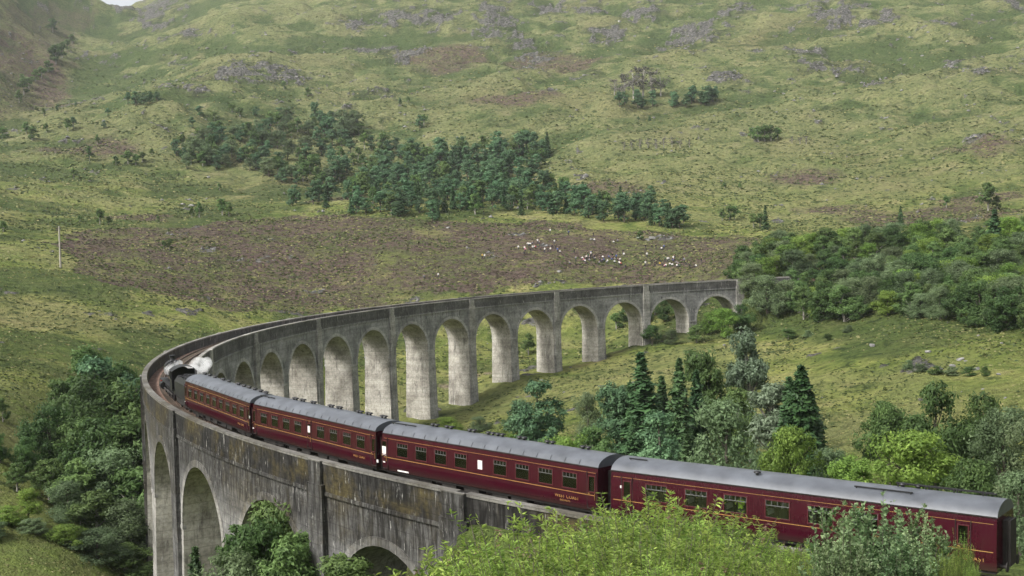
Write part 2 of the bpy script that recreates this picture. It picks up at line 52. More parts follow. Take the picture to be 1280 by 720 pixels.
SINGLES = [(-238.2,798.2,10.4,'pine'),(-231.7,790.8,11.6,'pine'),(-224.8,775.8,10.8,'pine'),(-220.4,780.8,8.9,'pine'),(-218.4,823.6,8.0,'pine'),(-299.6,718.9,9.6,'birch'),(-291.7,691.2,10.5,'birch'),(-284.7,706.6,7.1,'birch'),(-270.5,705.7,9.4,'birch'),(-267.2,709.0,8.3,'pine'),(-246.1,610.9,9.4,'birch'),(-248.8,681.4,6.9,'birch'),(-229.7,600.0,6.2,'birch'),(-222.8,601.9,9.3,'birch'),(-218.1,601.0,7.7,'birch'),(-214.8,607.6,7.3,'birch'),(-210.2,627.1,5.3,'birch'),(-247.5,712.7,5.9,'pine'),(-250.2,769.0,6.3,'pine'),(-306.7,847.1,6.9,'birch'),(-319.8,744.0,9.9,'birch'),(-247.7,546.9,6.7,'birch'),(-297.2,853.6,5.5,'pine'),(-283.4,857.1,4.8,'pine'),(-357.4,1070.7,18.5,'birch'),(-345.8,973.5,12.4,'birch'),(-355.4,1087.6,11.9,'birch'),(-353.5,1115.3,13.9,'birch'),(-350.3,1135.2,12.3,'birch'),(-347.7,1161.7,14.4,'birch'),(-341.9,1270.0,13.6,'birch'),(-364.6,1494.4,13.5,'birch'),(-361.7,1090.8,10.2,'birch'),(-342.4,1182.4,21.9,'birch'),(-339.4,1209.9,18.6,'birch'),(-388.9,1502.2,20.3,'birch'),(-20.1,747.0,11.1,'pine'),(-15.6,755.4,8.7,'birch'),(186.6,597.8,9.0,'birch'),(189.3,593.6,11.2,'birch'),(193.8,593.1,12.3,'birch'),(197.6,591.3,11.8,'birch'),(202.7,591.9,9.0,'birch'),(69.8,374.3,6.3,'birch'),(74.1,375.6,7.9,'birch'),(77.7,378.2,7.1,'birch'),(69.3,337.3,6.6,'birch'),(73.4,339.4,6.7,'birch'),(67.1,319.9,11.5,'spruce'),(125.0,307.3,9.6,'spruce'),(176.9,353.1,6.2,'birch'),(173.2,314.7,14.0,'birch'),(178.6,315.5,7.1,'birch'),(51.6,425.6,9.2,'pine'),(1.0,295.5,3.9,'birch'),(-164.9,414.1,8.5,'birch'),(-161.9,411.3,7.0,'birch'),(-178.6,409.9,5.4,'birch'),(-175.3,409.1,7.7,'birch'),(-215.8,377.0,7.3,'birch'),(-212.3,378.3,3.7,'birch'),(-168.1,543.4,4.8,'birch'),(-185.4,307.5,3.8,'birch'),(-183.3,307.6,5.1,'birch'),(-244.7,320.8,4.3,'birch'),(-224.4,380.5,2.9,'birch'),(-192.2,387.2,3.3,'birch'),(-188.0,709.8,8.2,'pine'),(-184.0,767.2,8.8,'pine'),(-154.5,792.2,9.0,'birch'),(-173.4,763.0,7.5,'birch'),(-160.5,803.2,7.8,'birch'),(-142.1,806.3,9.1,'pine'),(-97.1,871.7,8.4,'birch'),(-116.2,894.8,8.5,'birch'),(-53.5,702.8,9.4,'birch'),(-13.8,853.3,5.5,'birch'),(-23.0,836.2,6.1,'pine'),(180.0,626.3,2.9,'birch'),(136.9,690.4,4.2,'pine'),(147.7,696.0,4.3,'pine'),(110.9,467.8,3.7,'birch'),(119.1,465.5,3.7,'birch'),(93.7,595.4,5.9,'bare'),(100.0,597.4,7.0,'bare'),(107.2,601.9,7.6,'bare'),(118.0,616.5,7.8,'bare'),(116.0,594.6,7.6,'bare'),(121.4,594.1,7.6,'bare'),(133.4,610.9,7.8,'bare'),(138.0,607.7,7.2,'bare'),(144.0,605.4,6.1,'bare'),(210.6,574.5,6.6,'bare'),(213.1,570.3,6.1,'bare'),(206.5,578.0,5.0,'bare'),(146.6,752.9,22.0,'bare'),(159.5,767.0,25.1,'bare'),(169.5,772.1,26.6,'bare'),(175.2,766.7,23.9,'bare'),(184.2,770.3,20.0,'bare'),(148.2,782.6,13.4,'bare')]
BELT = [(19.6,114.2,10.2,'oak'),(37.5,175.2,8.6,'birch'),(-5.7,126.8,10.0,'oak'),(3.9,196.6,5.8,'oak'),(4.4,157.6,6.2,'birch'),(7.3,66.2,10.4,'willow'),(17.5,103.5,8.2,'birch'),(60.7,135.6,9.8,'willow'),(14.7,69.2,10.3,'willow'),(28.0,107.1,7.0,'birch'),(4.0,119.9,9.4,'willow'),(4.0,96.0,6.2,'willow'),(46.7,140.1,9.3,'birch'),(29.4,194.2,7.0,'oak'),(11.4,79.6,9.9,'bright'),(37.6,153.0,7.5,'birch'),(-11.3,150.0,10.3,'willow'),(6.4,129.5,10.3,'oak'),(6.3,90.4,8.3,'birch'),(-1.3,173.0,9.4,'bright'),(74.2,161.3,6.0,'bright'),(10.5,181.4,9.3,'bright'),(72.6,135.7,8.5,'willow'),(-5.8,177.5,10.0,'birch'),(93.0,162.0,9.9,'willow'),(54.5,134.8,6.1,'bright'),(27.6,128.7,6.4,'oak'),(89.0,167.6,7.9,'birch'),(64.5,164.1,7.0,'oak'),(77.7,154.1,9.2,'bright'),(-1.8,154.3,9.6,'birch'),(4.1,62.7,9.1,'oak'),(47.1,112.7,10.5,'birch'),(19.1,173.6,7.0,'oak'),(23.5,104.5,8.4,'birch'),(0.9,189.8,7.2,'willow'),(10.1,203.4,7.1,'oak'),(3.7,200.8,7.5,'birch'),(11.7,195.3,8.6,'bright'),(-3.9,131.5,8.1,'bright'),(41.2,183.2,5.7,'willow'),(27.4,98.3,6.7,'oak'),(6.9,79.4,9.6,'oak'),(64.5,176.6,10.5,'willow'),(33.6,172.7,7.3,'bright'),(-2.9,120.7,10.0,'birch'),(33.7,197.3,8.0,'oak'),(1.0,125.7,9.4,'willow'),(78.6,182.4,6.8,'oak'),(43.1,101.5,8.5,'birch'),(11.3,118.1,6.9,'willow'),(65.8,137.3,8.8,'birch'),(15.5,180.2,6.6,'bright'),(19.6,99.2,9.9,'willow'),(28.0,139.4,7.3,'willow'),(48.3,128.1,9.8,'birch'),(11.5,92.4,6.1,'bright'),(3.9,87.5,7.8,'willow'),(69.2,161.7,6.0,'oak'),(14.3,202.7,8.1,'oak'),(91.2,176.7,7.0,'birch'),(28.7,199.9,6.7,'birch'),(18.0,95.9,6.9,'birch'),(-4.0,144.6,9.4,'birch'),(-12.1,156.5,9.7,'willow'),(80.2,160.7,6.6,'oak'),(63.8,133.6,9.7,'oak'),(68.9,179.9,8.2,'birch'),(67.4,189.5,9.4,'bright'),(56.4,138.7,8.6,'oak'),(-4.6,150.6,8.3,'willow'),(16.1,185.6,9.8,'bright'),(47.7,117.2,6.4,'birch'),(33.8,89.2,10.3,'oak'),(26.8,196.7,7.7,'birch'),(-0.7,117.0,6.2,'oak'),(10.3,126.1,7.0,'oak'),(4.2,175.5,8.2,'bright'),(10.1,190.8,8.6,'oak'),(7.3,71.1,9.2,'birch'),(40.4,116.4,9.4,'birch'),(14.4,173.8,6.0,'willow'),(7.8,172.5,9.2,'willow'),(6.1,74.7,10.1,'oak'),(59.7,163.7,9.9,'birch'),(43.1,192.2,9.4,'willow'),(95.5,167.9,9.9,'oak'),(34.2,182.9,10.3,'birch'),(20.7,199.2,8.7,'birch'),(23.5,129.4,9.9,'oak'),(34.7,129.5,8.8,'oak'),(32.1,147.7,7.0,'bright'),(11.2,64.1,9.2,'birch'),(18.2,79.6,9.6,'birch'),(24.5,193.1,8.2,'bright'),(32.4,178.1,6.8,'birch'),(17.2,150.7,7.9,'birch'),(3.5,145.7,7.3,'birch'),(4.5,135.3,6.4,'bright'),(28.5,115.5,8.9,'bright'),(42.7,107.0,6.8,'bright'),(8.2,114.1,8.3,'oak'),(20.0,195.1,6.5,'birch'),(88.4,182.2,9.2,'willow'),(1.7,131.8,8.0,'birch'),(56.1,193.6,6.0,'birch'),(8.2,140.8,8.2,'willow'),(37.0,110.4,10.2,'willow'),(11.4,130.4,8.1,'oak'),(19.4,123.4,7.0,'birch'),(41.5,174.1,7.5,'oak'),(53.8,129.4,8.2,'birch'),(34.8,121.9,10.5,'birch'),(-4.7,183.6,8.4,'oak'),(43.8,177.2,9.1,'oak'),(60.9,141.2,6.1,'willow'),(47.4,167.7,10.5,'birch'),(33.8,138.3,10.1,'birch'),(6.7,149.4,8.0,'birch'),(52.1,174.9,9.7,'bright'),(-6.1,137.6,9.7,'birch'),(50.4,187.2,7.8,'bright'),(15.9,198.5,9.7,'willow'),(13.8,141.1,6.0,'birch'),(25.9,120.0,8.1,'bright'),(34.0,114.9,10.1,'birch'),(24.3,134.2,7.0,'oak'),(38.3,93.5,6.9,'birch'),(21.6,82.4,6.4,'birch'),(44.8,195.7,7.9,'bright'),(18.7,141.6,9.8,'willow'),(9.1,100.1,7.7,'birch'),(80.0,168.7,10.4,'bright'),(90.6,171.5,8.2,'willow'),(80.0,178.1,9.9,'birch'),(28.7,189.9,10.5,'birch'),(42.5,144.3,6.9,'birch'),(60.2,187.1,10.1,'birch'),(32.0,101.1,8.2,'bright'),(17.1,146.5,8.4,'willow'),(94.9,180.3,10.0,'birch'),(35.4,189.7,6.2,'birch'),(60.0,173.9,9.3,'oak'),(56.6,183.2,6.6,'oak'),(18.2,130.0,9.0,'willow'),(46.4,104.5,7.2,'birch'),(85.3,168.8,9.6,'birch'),(5.4,46.1,6.8,'oak'),(10.7,157.6,8.2,'oak'),(33.5,94.3,8.0,'bright'),(11.2,104.0,10.3,'willow'),(9.0,61.0,8.6,'oak'),(15.1,74.0,9.4,'birch'),(4.3,101.2,8.7,'birch'),(16.4,194.5,8.4,'birch'),(38.8,124.2,6.3,'birch'),(40.1,197.8,8.1,'bright'),(59.0,146.2,9.5,'bright'),(2.8,109.0,6.3,'bright'),(6.1,55.7,5.5,'bright'),(26.0,145.5,6.9,'birch'),(10.8,147.2,6.1,'birch'),(0.3,181.6,8.3,'oak'),(15.5,117.9,7.3,'bright'),(22.9,108.5,9.8,'willow'),(15.4,122.6,7.5,'bright'),(5.2,192.9,7.8,'birch'),(14.8,158.3,8.0,'oak'),(21.2,72.7,6.6,'bright'),(59.3,170.1,8.8,'birch'),(44.0,187.3,8.4,'oak'),(24.2,89.8,8.7,'birch'),(69.2,129.6,9.5,'willow'),(55.2,122.0,10.1,'birch'),(28.6,149.6,8.3,'willow'),(13.0,153.2,5.7,'birch'),(47.5,144.7,7.7,'birch'),(7.7,52.3,8.3,'oak'),(83.0,158.3,7.9,'bright'),(46.8,181.5,9.8,'willow'),(35.9,85.4,5.9,'bright'),(9.2,110.4,9.3,'willow'),(12.6,85.2,6.0,'oak'),(32.0,104.7,6.7,'birch'),(24.7,78.7,8.3,'willow'),(21.4,146.4,6.2,'willow'),(25.2,186.2,8.6,'birch'),(27.5,182.6,5.6,'willow'),(26.0,83.4,7.9,'birch'),(46.2,109.0,10.4,'birch'),(50.8,106.9,10.1,'birch'),(15.9,89.8,10.4,'oak'),(89.4,162.1,7.4,'oak'),(54.2,167.9,7.7,'birch'),(26.1,175.1,6.7,'birch'),(3.8,51.9,8.8,'birch'),(38.1,146.3,9.4,'bright'),(12.4,98.0,7.2,'birch'),(34.9,133.7,7.7,'oak'),(11.8,186.9,9.2,'willow')]
STANDS = [(-101.1,-3.9,18.8,'spruce',0.62),(-98.7,-10.0,18.2,'spruce',0.46),(-103.5,2.2,14.0,'pine',0.55),(-111.2,19.9,14.5,'pine',0.62),(-100.5,27.4,10.6,'willow',0.55),(-87.7,7.1,19.2,'birch',0.42),(-79.5,9.1,21.9,'silver',0.32),(-89.2,-19.4,15.0,'silver',0.5),(-89.8,-30.2,16.5,'cypress',0.5),(-110.1,-53.9,12.8,'willow',0.75),(-106.6,-60.9,9.7,'bright',0.6),(-118.0,-19.6,9.2,'bright',1.0),(-118.7,16.5,7.3,'bright',0.9),(-112.7,25.4,10.6,'pine',0.6),(-102.0,-74.8,8.4,'bright',1.0),(-103.8,-68.0,6.7,'bright',0.9),(-87.3,-54.5,13.0,'oak',0.62),(-80.7,-52.8,11.3,'oak',0.6),(-90.2,-70.5,9.8,'willow',0.7),(-90.8,-76.2,9.0,'willow',0.8),(-81.0,-34.9,11.1,'oak',0.6),(-100.7,-58.3,7.3,'willow',0.8),(-111.2,-11.1,9.5,'birch',0.6),(-105.9,-23.4,12.1,'pine',0.6),(-112.0,-47.8,9.6,'spruce',0.6),(-104.5,-8.0,10.1,'spruce',0.62),(-89.2,-8.4,13.7,'birch',0.5),(-97.4,0.1,15.3,'spruce',0.5),(-101.8,0.6,14.5,'spruce',0.55),(-94.5,-6.3,16.3,'spruce',0.46),(-86.1,-25.4,12.9,'cypress',0.5),(-90.5,-27.6,15.2,'spruce',0.5),(-103.8,-91.5,5.9,'willow',0.9),(-103.6,-85.6,6.6,'oak',0.7),(-182.4,38.7,18.9,'birch',0.5),(-179.2,34.0,20.8,'pine',0.5),(-177.0,39.3,20.3,'birch',0.5),(-185.5,33.2,12.0,'birch',0.5),(-179.3,21.9,18.6,'oak',0.7),(-174.6,19.4,21.0,'oak',0.7),(-183.8,13.2,10.5,'oak',0.8),(-180.4,11.7,12.2,'birch',0.7),(-175.9,9.2,16.7,'oak',0.8),(-172.4,6.6,20.1,'birch',0.6),(-186.1,7.8,5.3,'oak',0.8),(-189.2,7.2,2.0,'oak',0.8),(-182.2,1.3,5.9,'birch',0.9),(-178.0,-0.1,9.3,'birch',0.9),(-173.5,0.4,14.6,'willow',0.9),(-185.5,-2.3,2.5,'birch',0.9),(-174.2,34.5,20.6,'pine',0.4),(-178.5,-8.2,5.9,'willow',1.1),(-175.0,-9.8,7.3,'birch',1.0),(-171.6,-11.4,8.9,'willow',1.0),(-182.1,-14.9,2.6,'bright',1.1),(-193.3,31.9,3.4,'birch',0.7),(-191.6,6.7,1.2,'oak',0.8),(-197.9,31.0,4.2,'birch',0.7),(-171.2,-3.4,14.5,'birch',0.8),(-155.7,-71.7,12.2,'birch',0.55),(-152.2,-72.8,10.4,'birch',0.6),(-157.7,-74.7,10.3,'willow',0.7),(-153.8,-74.7,10.3,'birch',0.55),(-154.2,-69.7,13.0,'birch',0.48),(-155.4,-69.7,11.7,'birch',0.36),(-152.6,-64.7,11.2,'birch',0.42),(-157.1,-72.7,10.2,'birch',0.55),(-150.8,-69.8,8.5,'willow',0.6),(-161.2,-64.8,11.5,'spruce',0.45),(-149.4,-79.9,6.6,'birch',0.9),(-44.4,154.3,5.9,'oak',0.9),(-40.2,149.6,4.3,'willow',1.0),(-25.6,147.1,8.5,'bright',1.0),(-27.1,155.2,6.4,'bright',0.9),(-33.9,147.2,5.3,'birch',1.0),(-20.7,147.2,8.6,'oak',0.9),(-30.8,181.3,6.7,'oak',0.8),(-27.3,176.8,7.3,'birch',0.8),(-36.5,187.5,6.9,'birch',0.8),(-14.3,177.0,1.1,'oak',0.8),(-42.7,192.7,5.4,'birch',0.8),(-35.4,190.3,9.1,'oak',0.8),(-30.2,191.7,6.9,'birch',0.8),(-26.9,186.2,7.0,'oak',0.8),(-21.3,188.4,4.0,'oak',0.8),(-18.6,183.1,4.6,'birch',0.8),(-13.0,185.1,1.9,'oak',0.8),(-10.1,181.8,2.2,'birch',0.8),(-38.7,196.7,4.5,'oak',0.8),(-79.4,178.8,6.3,'oak',0.7),(-72.9,185.6,6.8,'birch',0.7)]
SHRUBS = [(-183.9,-17.2,2.2,'bright',1.6),(-181.1,-18.7,1.8,'willow',1.8),(-177.5,-19.2,2.5,'bright',1.7),(-174.1,-18.7,3.7,'willow',1.8),(-171.1,-17.4,4.9,'birch',1.6),(-184.8,-21.5,1.7,'willow',1.8),(-28.2,44.2,-0.6,'willow',1.5),(-27.3,40.1,-0.6,'birch',1.5),(-26.0,36.9,-0.7,'willow',1.6),(-24.5,33.5,-1.2,'birch',1.4),(-23.3,30.3,0.7,'oak',0.9),(-27.5,49.6,-0.7,'willow',1.4),(-113.3,93.8,5.1,'bright',1.6),(-107.8,85.7,3.2,'willow',1.6),(-108.7,50.1,1.4,'bright',1.5),(-105.3,18.4,5.3,'bright',1.5),(-17.9,101.5,-2.8,'oak',1.2),(-14.8,117.9,1.3,'willow',1.5),(-17.6,123.7,2.8,'birch',1.4),(-10.8,104.5,0.6,'willow',1.5)]
BANK = [('willow',-147.69,-121.14,9.7,1.22),('plume',-147.07,-121.78,9.56,1.19),('plume',-146.47,-122.59,9.34,1.18),('willow',-145.35,-121.59,9.11,1.27),('plume',-145.02,-123.87,8.55,1.13),('plume',-144.41,-124.67,7.75,1.03),('willow',-143.27,-123.74,7.49,1.06),('willow',-142.91,-124.99,7.09,1.24),('willow',-142.03,-124.86,6.53,1.24),('willow',-141.05,-124.29,6.02,1.22),('plume',-140.73,-125.87,5.21,1.26),('plume',-139.71,-125.03,4.69,1.21),('plume',-138.85,-124.82,4.48,1.02),('willow',-138.86,-126.52,4.0,1.11),('plume',-137.41,-125.32,3.77,1.17),('willow',-136.51,-125.45,3.59,1.09),('plume',-135.76,-125.53,3.43,1.07),('willow',-148.29,-126.32,8.78,1.06),('willow',-147.28,-125.16,8.79,1.17),('willow',-147.04,-126.93,7.99,1.01),('willow',-145.81,-125.12,8.05,1.2),('plume',-145.16,-125.86,7.45,1.03),('willow',-145.18,-128.05,6.65,1.19),('willow',-144.45,-127.77,6.54,1.07),('willow',-143.57,-127.59,6.11,1.1),('willow',-142.64,-127.47,5.67,1.22),('willow',-141.62,-126.93,5.11,1.2),('willow',-140.8,-127.05,4.33,1.29),('willow',-140.21,-127.58,3.88,1.13),('willow',-139.35,-127.35,3.47,1.11),('willow',-139.68,-129.51,3.3,1.29),('willow',-138.7,-128.79,3.3,1.23),('plume',-138.25,-129.23,3.17,1.27),('plume',-138.26,-130.46,3.27,1.07),('willow',-148.64,-130.15,7.31,1.05),('willow',-147.57,-128.75,7.35,1.14),('willow',-147.33,-130.28,6.58,1.16),('willow',-146.83,-131.32,6.31,1.28),('willow',-145.75,-130.18,6.07,1.08),('willow',-145.48,-131.86,5.65,1.14),('willow',-144.34,-130.36,5.33,1.05),('willow',-143.52,-129.81,5.19,1.15),('willow',-143.24,-130.99,4.48,1.05),('plume',-142.24,-130.39,3.74,1.25),('willow',-142.61,-132.67,3.4,1.14),('willow',-141.13,-130.83,3.17,1.09),('willow',-141.46,-133.2,2.68,1.25),('willow',-140.89,-133.26,2.62,1.25),('willow',-140.18,-133.11,2.77,1.14),('willow',-139.89,-133.94,2.49,1.12),('willow',-149.16,-134.45,5.55,1.11),('willow',-148.23,-133.3,5.66,1.0),('willow',-147.42,-133.03,5.6,1.09),('willow',-147.11,-133.99,5.12,1.12),('willow',-146.16,-133.05,5.16,1.1),('willow',-145.89,-134.4,4.45,1.25),('willow',-145.07,-133.59,4.63,1.21),('willow',-144.68,-134.0,3.89,1.03),('willow',-144.39,-134.71,3.72,1.02),('willow',-143.51,-134.29,3.14,1.23),('willow',-143.2,-135.2,2.8,1.0),('willow',-142.24,-134.39,2.22,1.2),('plume',-142.28,-135.86,2.21,1.2),('willow',-141.25,-134.87,2.08,1.25),('willow',-140.56,-134.84,1.98,1.16),('willow',-149.1,-135.06,4.87,1.15),('willow',-148.54,-135.33,4.77,1.19),('plume',-148.36,-136.52,4.29,1.21),('willow',-147.98,-136.99,4.01,1.04),('willow',-147.32,-136.94,3.68,1.17),('willow',-146.37,-135.84,3.68,1.25),('willow',-146.56,-138.01,3.17,1.27),('willow',-146.24,-138.46,2.8,1.16),('plume',-144.95,-136.38,2.97,1.28),('willow',-144.72,-137.29,2.34,1.11),('willow',-144.88,-138.98,2.08,1.14),('willow',-144.53,-139.22,1.66,1.16),('willow',-143.51,-138.15,1.62,1.01),('willow',-143.09,-138.5,1.31,1.14),('willow',-142.44,-138.3,1.4,1.23),('bramble',-144.18,-141.65,2.75,0.85),('bramble',-143.33,-140.97,2.73,0.81),('bramble',-143.43,-142.05,2.72,0.85),('bramble',-142.6,-141.38,2.69,0.81),('bramble',-142.75,-142.46,2.4,0.81),('bramble',-141.93,-141.79,2.15,0.72),('bramble',-145.2,-143.37,1.79,0.72),('bramble',-144.87,-143.55,1.82,0.9),('bramble',-144.28,-143.88,1.86,0.9),('bramble',-143.84,-144.14,1.54,0.9),('willow',-142.03,-142.91,2.19,0.3),('willow',-142.72,-143.65,1.32,0.4),('willow',-142.45,-143.83,1.29,0.4),('willow',-143.41,-144.4,1.2,0.5),('willow',-144.75,-140.25,2.06,1)]
BELT_SPRUCE = (69.0,159.8,18.1)
PEOPLE = [(-26.5,262.0,'sit'),(-18.8,263.7,'sit'),(-25.7,261.8,'sit'),(-30.0,263.5,'sit'),(-24.6,259.4,'sit'),(-30.2,267.6,'sit'),(-32.2,260.9,'sit'),(-20.0,271.1,'sit'),(-19.6,258.6,'sit'),(-23.5,261.9,'sit'),(-28.1,271.1,'sit'),(-22.1,272.2,'sit'),(-28.1,269.5,'sit'),(-31.9,264.8,'sit'),(-27.8,258.3,'sit'),(-25.7,261.3,'sit'),(-26.0,261.0,'sit'),(-24.8,267.2,'sit'),(-19.5,258.2,'sit'),(-21.0,261.1,'sit'),(-26.3,269.3,'sit'),(-26.1,271.3,'sit'),(-20.8,265.1,'sit'),(-19.8,264.4,'sit'),(-19.7,259.5,'sit'),(-31.0,269.5,'sit'),(-19.1,263.4,'sit'),(-17.8,264.2,'sit'),(-31.9,262.8,'sit'),(-20.0,267.0,'sit'),(-30.3,267.2,'sit'),(-19.4,260.2,'sit'),(-29.6,268.2,'sit'),(-29.0,270.9,'sit'),(-19.1,268.8,'sit'),(-24.1,264.5,'sit'),(-27.8,269.8,'stand'),(-28.4,270.3,'stand'),(-28.1,271.9,'stand'),(-26.0,274.6,'stand'),(-18.6,266.1,'stand'),(-26.8,267.8,'stand'),(-26.6,272.7,'stand'),(-19.0,269.6,'stand'),(-50.0,284.7,'sit'),(-44.6,299.0,'sit'),(-36.4,293.6,'sit'),(-41.9,304.0,'sit'),(-48.0,293.5,'sit'),(-45.5,293.3,'sit'),(-43.2,293.6,'sit'),(-33.7,291.6,'sit'),(-41.5,286.8,'sit'),(-44.2,302.8,'sit'),(-36.1,286.3,'sit'),(-43.7,300.1,'sit'),(-39.0,286.2,'stand'),(-46.9,286.1,'stand'),(-36.1,289.2,'stand'),(-40.9,296.4,'stand'),(-49.1,286.2,'stand'),(-45.2,290.3,'stand'),(-8.5,243.5,'sit'),(-2.8,247.5,'sit'),(-8.1,247.4,'sit'),(-6.2,256.1,'sit'),(-6.4,239.1,'sit'),(-2.6,247.4,'sit'),(-0.3,243.7,'sit'),(-6.8,256.3,'sit'),(-1.8,255.3,'sit'),(-5.5,254.2,'sit'),(-1.0,253.0,'sit'),(-8.4,240.2,'sit'),(-3.0,234.6,'sit'),(-4.2,240.7,'sit'),(-4.4,258.8,'sit'),(-10.3,246.5,'sit'),(-6.2,235.0,'sit'),(-8.6,251.2,'sit'),(-6.6,241.1,'sit'),(-9.0,240.0,'sit'),(-7.9,251.4,'sit'),(-5.6,235.6,'sit'),(-4.6,238.0,'sit'),(-5.7,233.6,'sit'),(-4.3,252.1,'stand'),(-2.1,238.3,'stand'),(-4.4,249.3,'stand'),(-0.7,243.0,'stand'),(-0.6,252.0,'stand'),(-2.7,247.9,'stand'),(-48.6,289.4,'stand'),(-45.2,296.6,'stand'),(-43.0,301.3,'sit'),(-43.4,294.5,'sit'),(-40.0,302.7,'stand'),(-41.8,290.7,'sit'),(-41.5,285.6,'stand'),(-39.9,286.8,'stand'),(-34.2,298.2,'stand'),(-36.7,284.3,'stand'),(-35.8,284.1,'sit'),(-29.1,323.9,'stand'),(-23.5,315.1,'stand'),(-30.9,280.7,'stand'),(-35.1,264.1,'stand'),(-38.8,259.5,'sit'),(-15.7,305.2,'stand'),(-17.6,297.8,'sit'),(-11.9,295.6,'sit'),(-10.5,294.8,'sit'),(-8.2,296.7,'sit'),(-12.7,276.0,'stand'),(-14.4,269.8,'stand'),(-18.8,254.7,'sit'),(-17.4,250.6,'stand'),(-2.0,280.5,'stand'),(-6.4,266.2,'stand'),(-12.9,249.5,'stand'),(1.2,282.0,'sit'),(1.6,278.4,'stand'),(3.5,277.3,'sit'),(4.1,276.2,'stand'),(-3.8,228.9,'sit'),(-3.2,224.4,'sit'),(0.6,228.8,'stand'),(-67.3,280.8,'stand'),(-66.6,279.8,'stand'),(-58.1,280.0,'sit'),(-58.6,358.3,'stand'),(-43.9,391.1,'stand'),(-88.3,256.8,'stand'),(-93.0,260.2,'sit'),(-50.6,291.6,'stand')]
BOULDERS = [(-259.8,691.9,2.42),(241.7,501.6,1.36),(203.5,634.0,1.61),(462.2,946.9,3.03),(-300.1,739.4,1.75),(-158.3,650.5,1.58),(51.8,460.4,1.0),(-373.2,1101.8,2.9),(-186.2,1198.4,3.62),(188.5,747.3,2.56),(-87.3,721.9,1.26),(-20.2,652.8,2.21),(335.9,657.1,2.0),(-59.5,1184.9,2.62),(187.8,458.1,1.65),(446.1,729.9,1.48),(61.7,1005.0,1.72),(-20.1,727.8,1.75),(-105.6,590.4,2.11),(95.6,1168.2,1.53),(492.8,931.2,2.94),(155.0,892.2,2.7),(-381.1,1202.8,2.59),(-277.6,573.7,1.11),(-275.8,1535.3,3.7),(1.5,707.1,1.96),(149.6,421.6,1.5),(-181.9,812.4,1.35),(-344.5,925.2,2.57),(-209.1,1112.7,2.14),(192.9,679.1,1.96),(282.1,763.7,2.52),(496.2,875.6,3.32),(339.9,963.6,2.3),(59.3,463.2,1.15),(34.3,491.6,1.68),(350.2,595.1,2.02),(-174.8,638.1,2.01),(111.6,580.6,1.14),(182.2,383.2,1.79),(36.8,574.0,1.25),(214.9,425.6,1.17),(-293.5,1000.7,2.39),(247.0,668.8,1.04),(441.7,970.8,3.17),(-212.0,1031.4,2.93),(-260.4,1298.4,2.9),(134.4,498.6,1.65),(344.7,585.1,2.46),(-318.2,1256.4,2.85),(-117.8,660.0,1.81),(24.5,563.4,1.54),(-84.0,922.3,2.78),(448.8,809.9,2.93),(346.2,560.9,1.83),(-179.8,764.4,1.81),(275.1,1150.5,3.83),(80.0,803.0,2.46),(105.0,746.9,2.16),(-282.7,798.4,1.74),(217.0,385.2,1.03),(107.2,1107.9,2.38),(165.9,442.8,1.31),(-63.0,1129.9,2.79),(490.3,834.2,2.89),(-374.8,1184.5,2.01),(243.6,823.8,1.81),(265.1,1069.9,3.06),(-235.4,743.9,1.38),(-182.1,765.5,1.71),(-29.8,884.6,2.11),(-233.8,1212.1,3.0),(154.7,706.2,2.37),(64.7,504.1,1.04),(155.3,519.8,1.99),(-76.0,978.2,3.07),(-164.9,457.7,1.63),(-262.1,1211.9,3.23),(-122.4,1206.9,3.46),(-25.8,659.0,1.08),(-32.4,704.7,0.97),(-177.6,653.3,2.18),(540.1,839.2,2.39),(236.6,664.7,2.08),(-203.0,1281.1,1.82),(-307.1,821.2,1.97),(204.3,1063.6,1.79),(-174.5,577.7,2.08),(510.6,862.7,1.45),(354.9,593.3,2.2),(-76.7,847.3,2.0),(-7.0,730.4,1.0),(119.4,498.0,1.0),(-1.2,664.4,1.5),(-194.8,1215.4,2.72),(-265.5,471.7,1.6),(118.0,488.9,1.54),(-25.1,743.6,1.79),(251.5,411.8,1.08),(251.5,482.0,1.86),(300.4,695.4,2.57),(248.9,513.4,1.91),(285.0,752.4,2.38),(-322.4,1147.6,2.5),(-369.3,1073.2,2.75),(216.2,915.7,3.11),(226.7,831.9,2.37),(98.6,706.2,1.59),(308.7,475.1,1.82),(122.0,420.6,0.72),(-68.9,301.3,1.59),(-45.7,247.8,1.72),(-16.9,59.4,1.24),(-16.3,48.9,1.37),(-24.3,43.5,1.32),(-18.3,79.7,1.51),(-20.0,46.0,1.18),(-20.0,38.1,1.15),(-17.9,300.2,1.63),(1.7,297.8,2.62),(5.9,295.0,2.62),(-69.0,346.4,1.74),(-180.9,474.0,3.0),(-185.8,477.1,2.59),(-45.1,57.1,0.46),(-26.0,168.2,0.62),(-30.3,168.4,0.66),(-23.1,36.9,0.57),(-21.9,28.4,0.79),(-46.7,48.9,0.36),(-47.7,56.2,0.35),(-2.2,63.6,0.63),(-70.1,148.1,0.83),(-96.4,105.9,0.61),(-44.7,80.7,0.56),(-68.8,98.7,0.69),(-72.7,88.0,0.52),(-83.8,193.8,0.52),(-83.7,105.3,0.59),(-32.0,24.7,0.33),(-39.0,1.0,0.3),(-16.0,47.5,0.59),(-4.4,52.3,0.63),(-29.7,21.8,0.51),(-33.7,9.8,0.55),(-82.2,132.8,0.69),(-48.3,203.5,0.92),(-71.8,168.1,0.92),(-30.2,136.5,0.82)]
POLE = (-213.0,238.2,13.4)

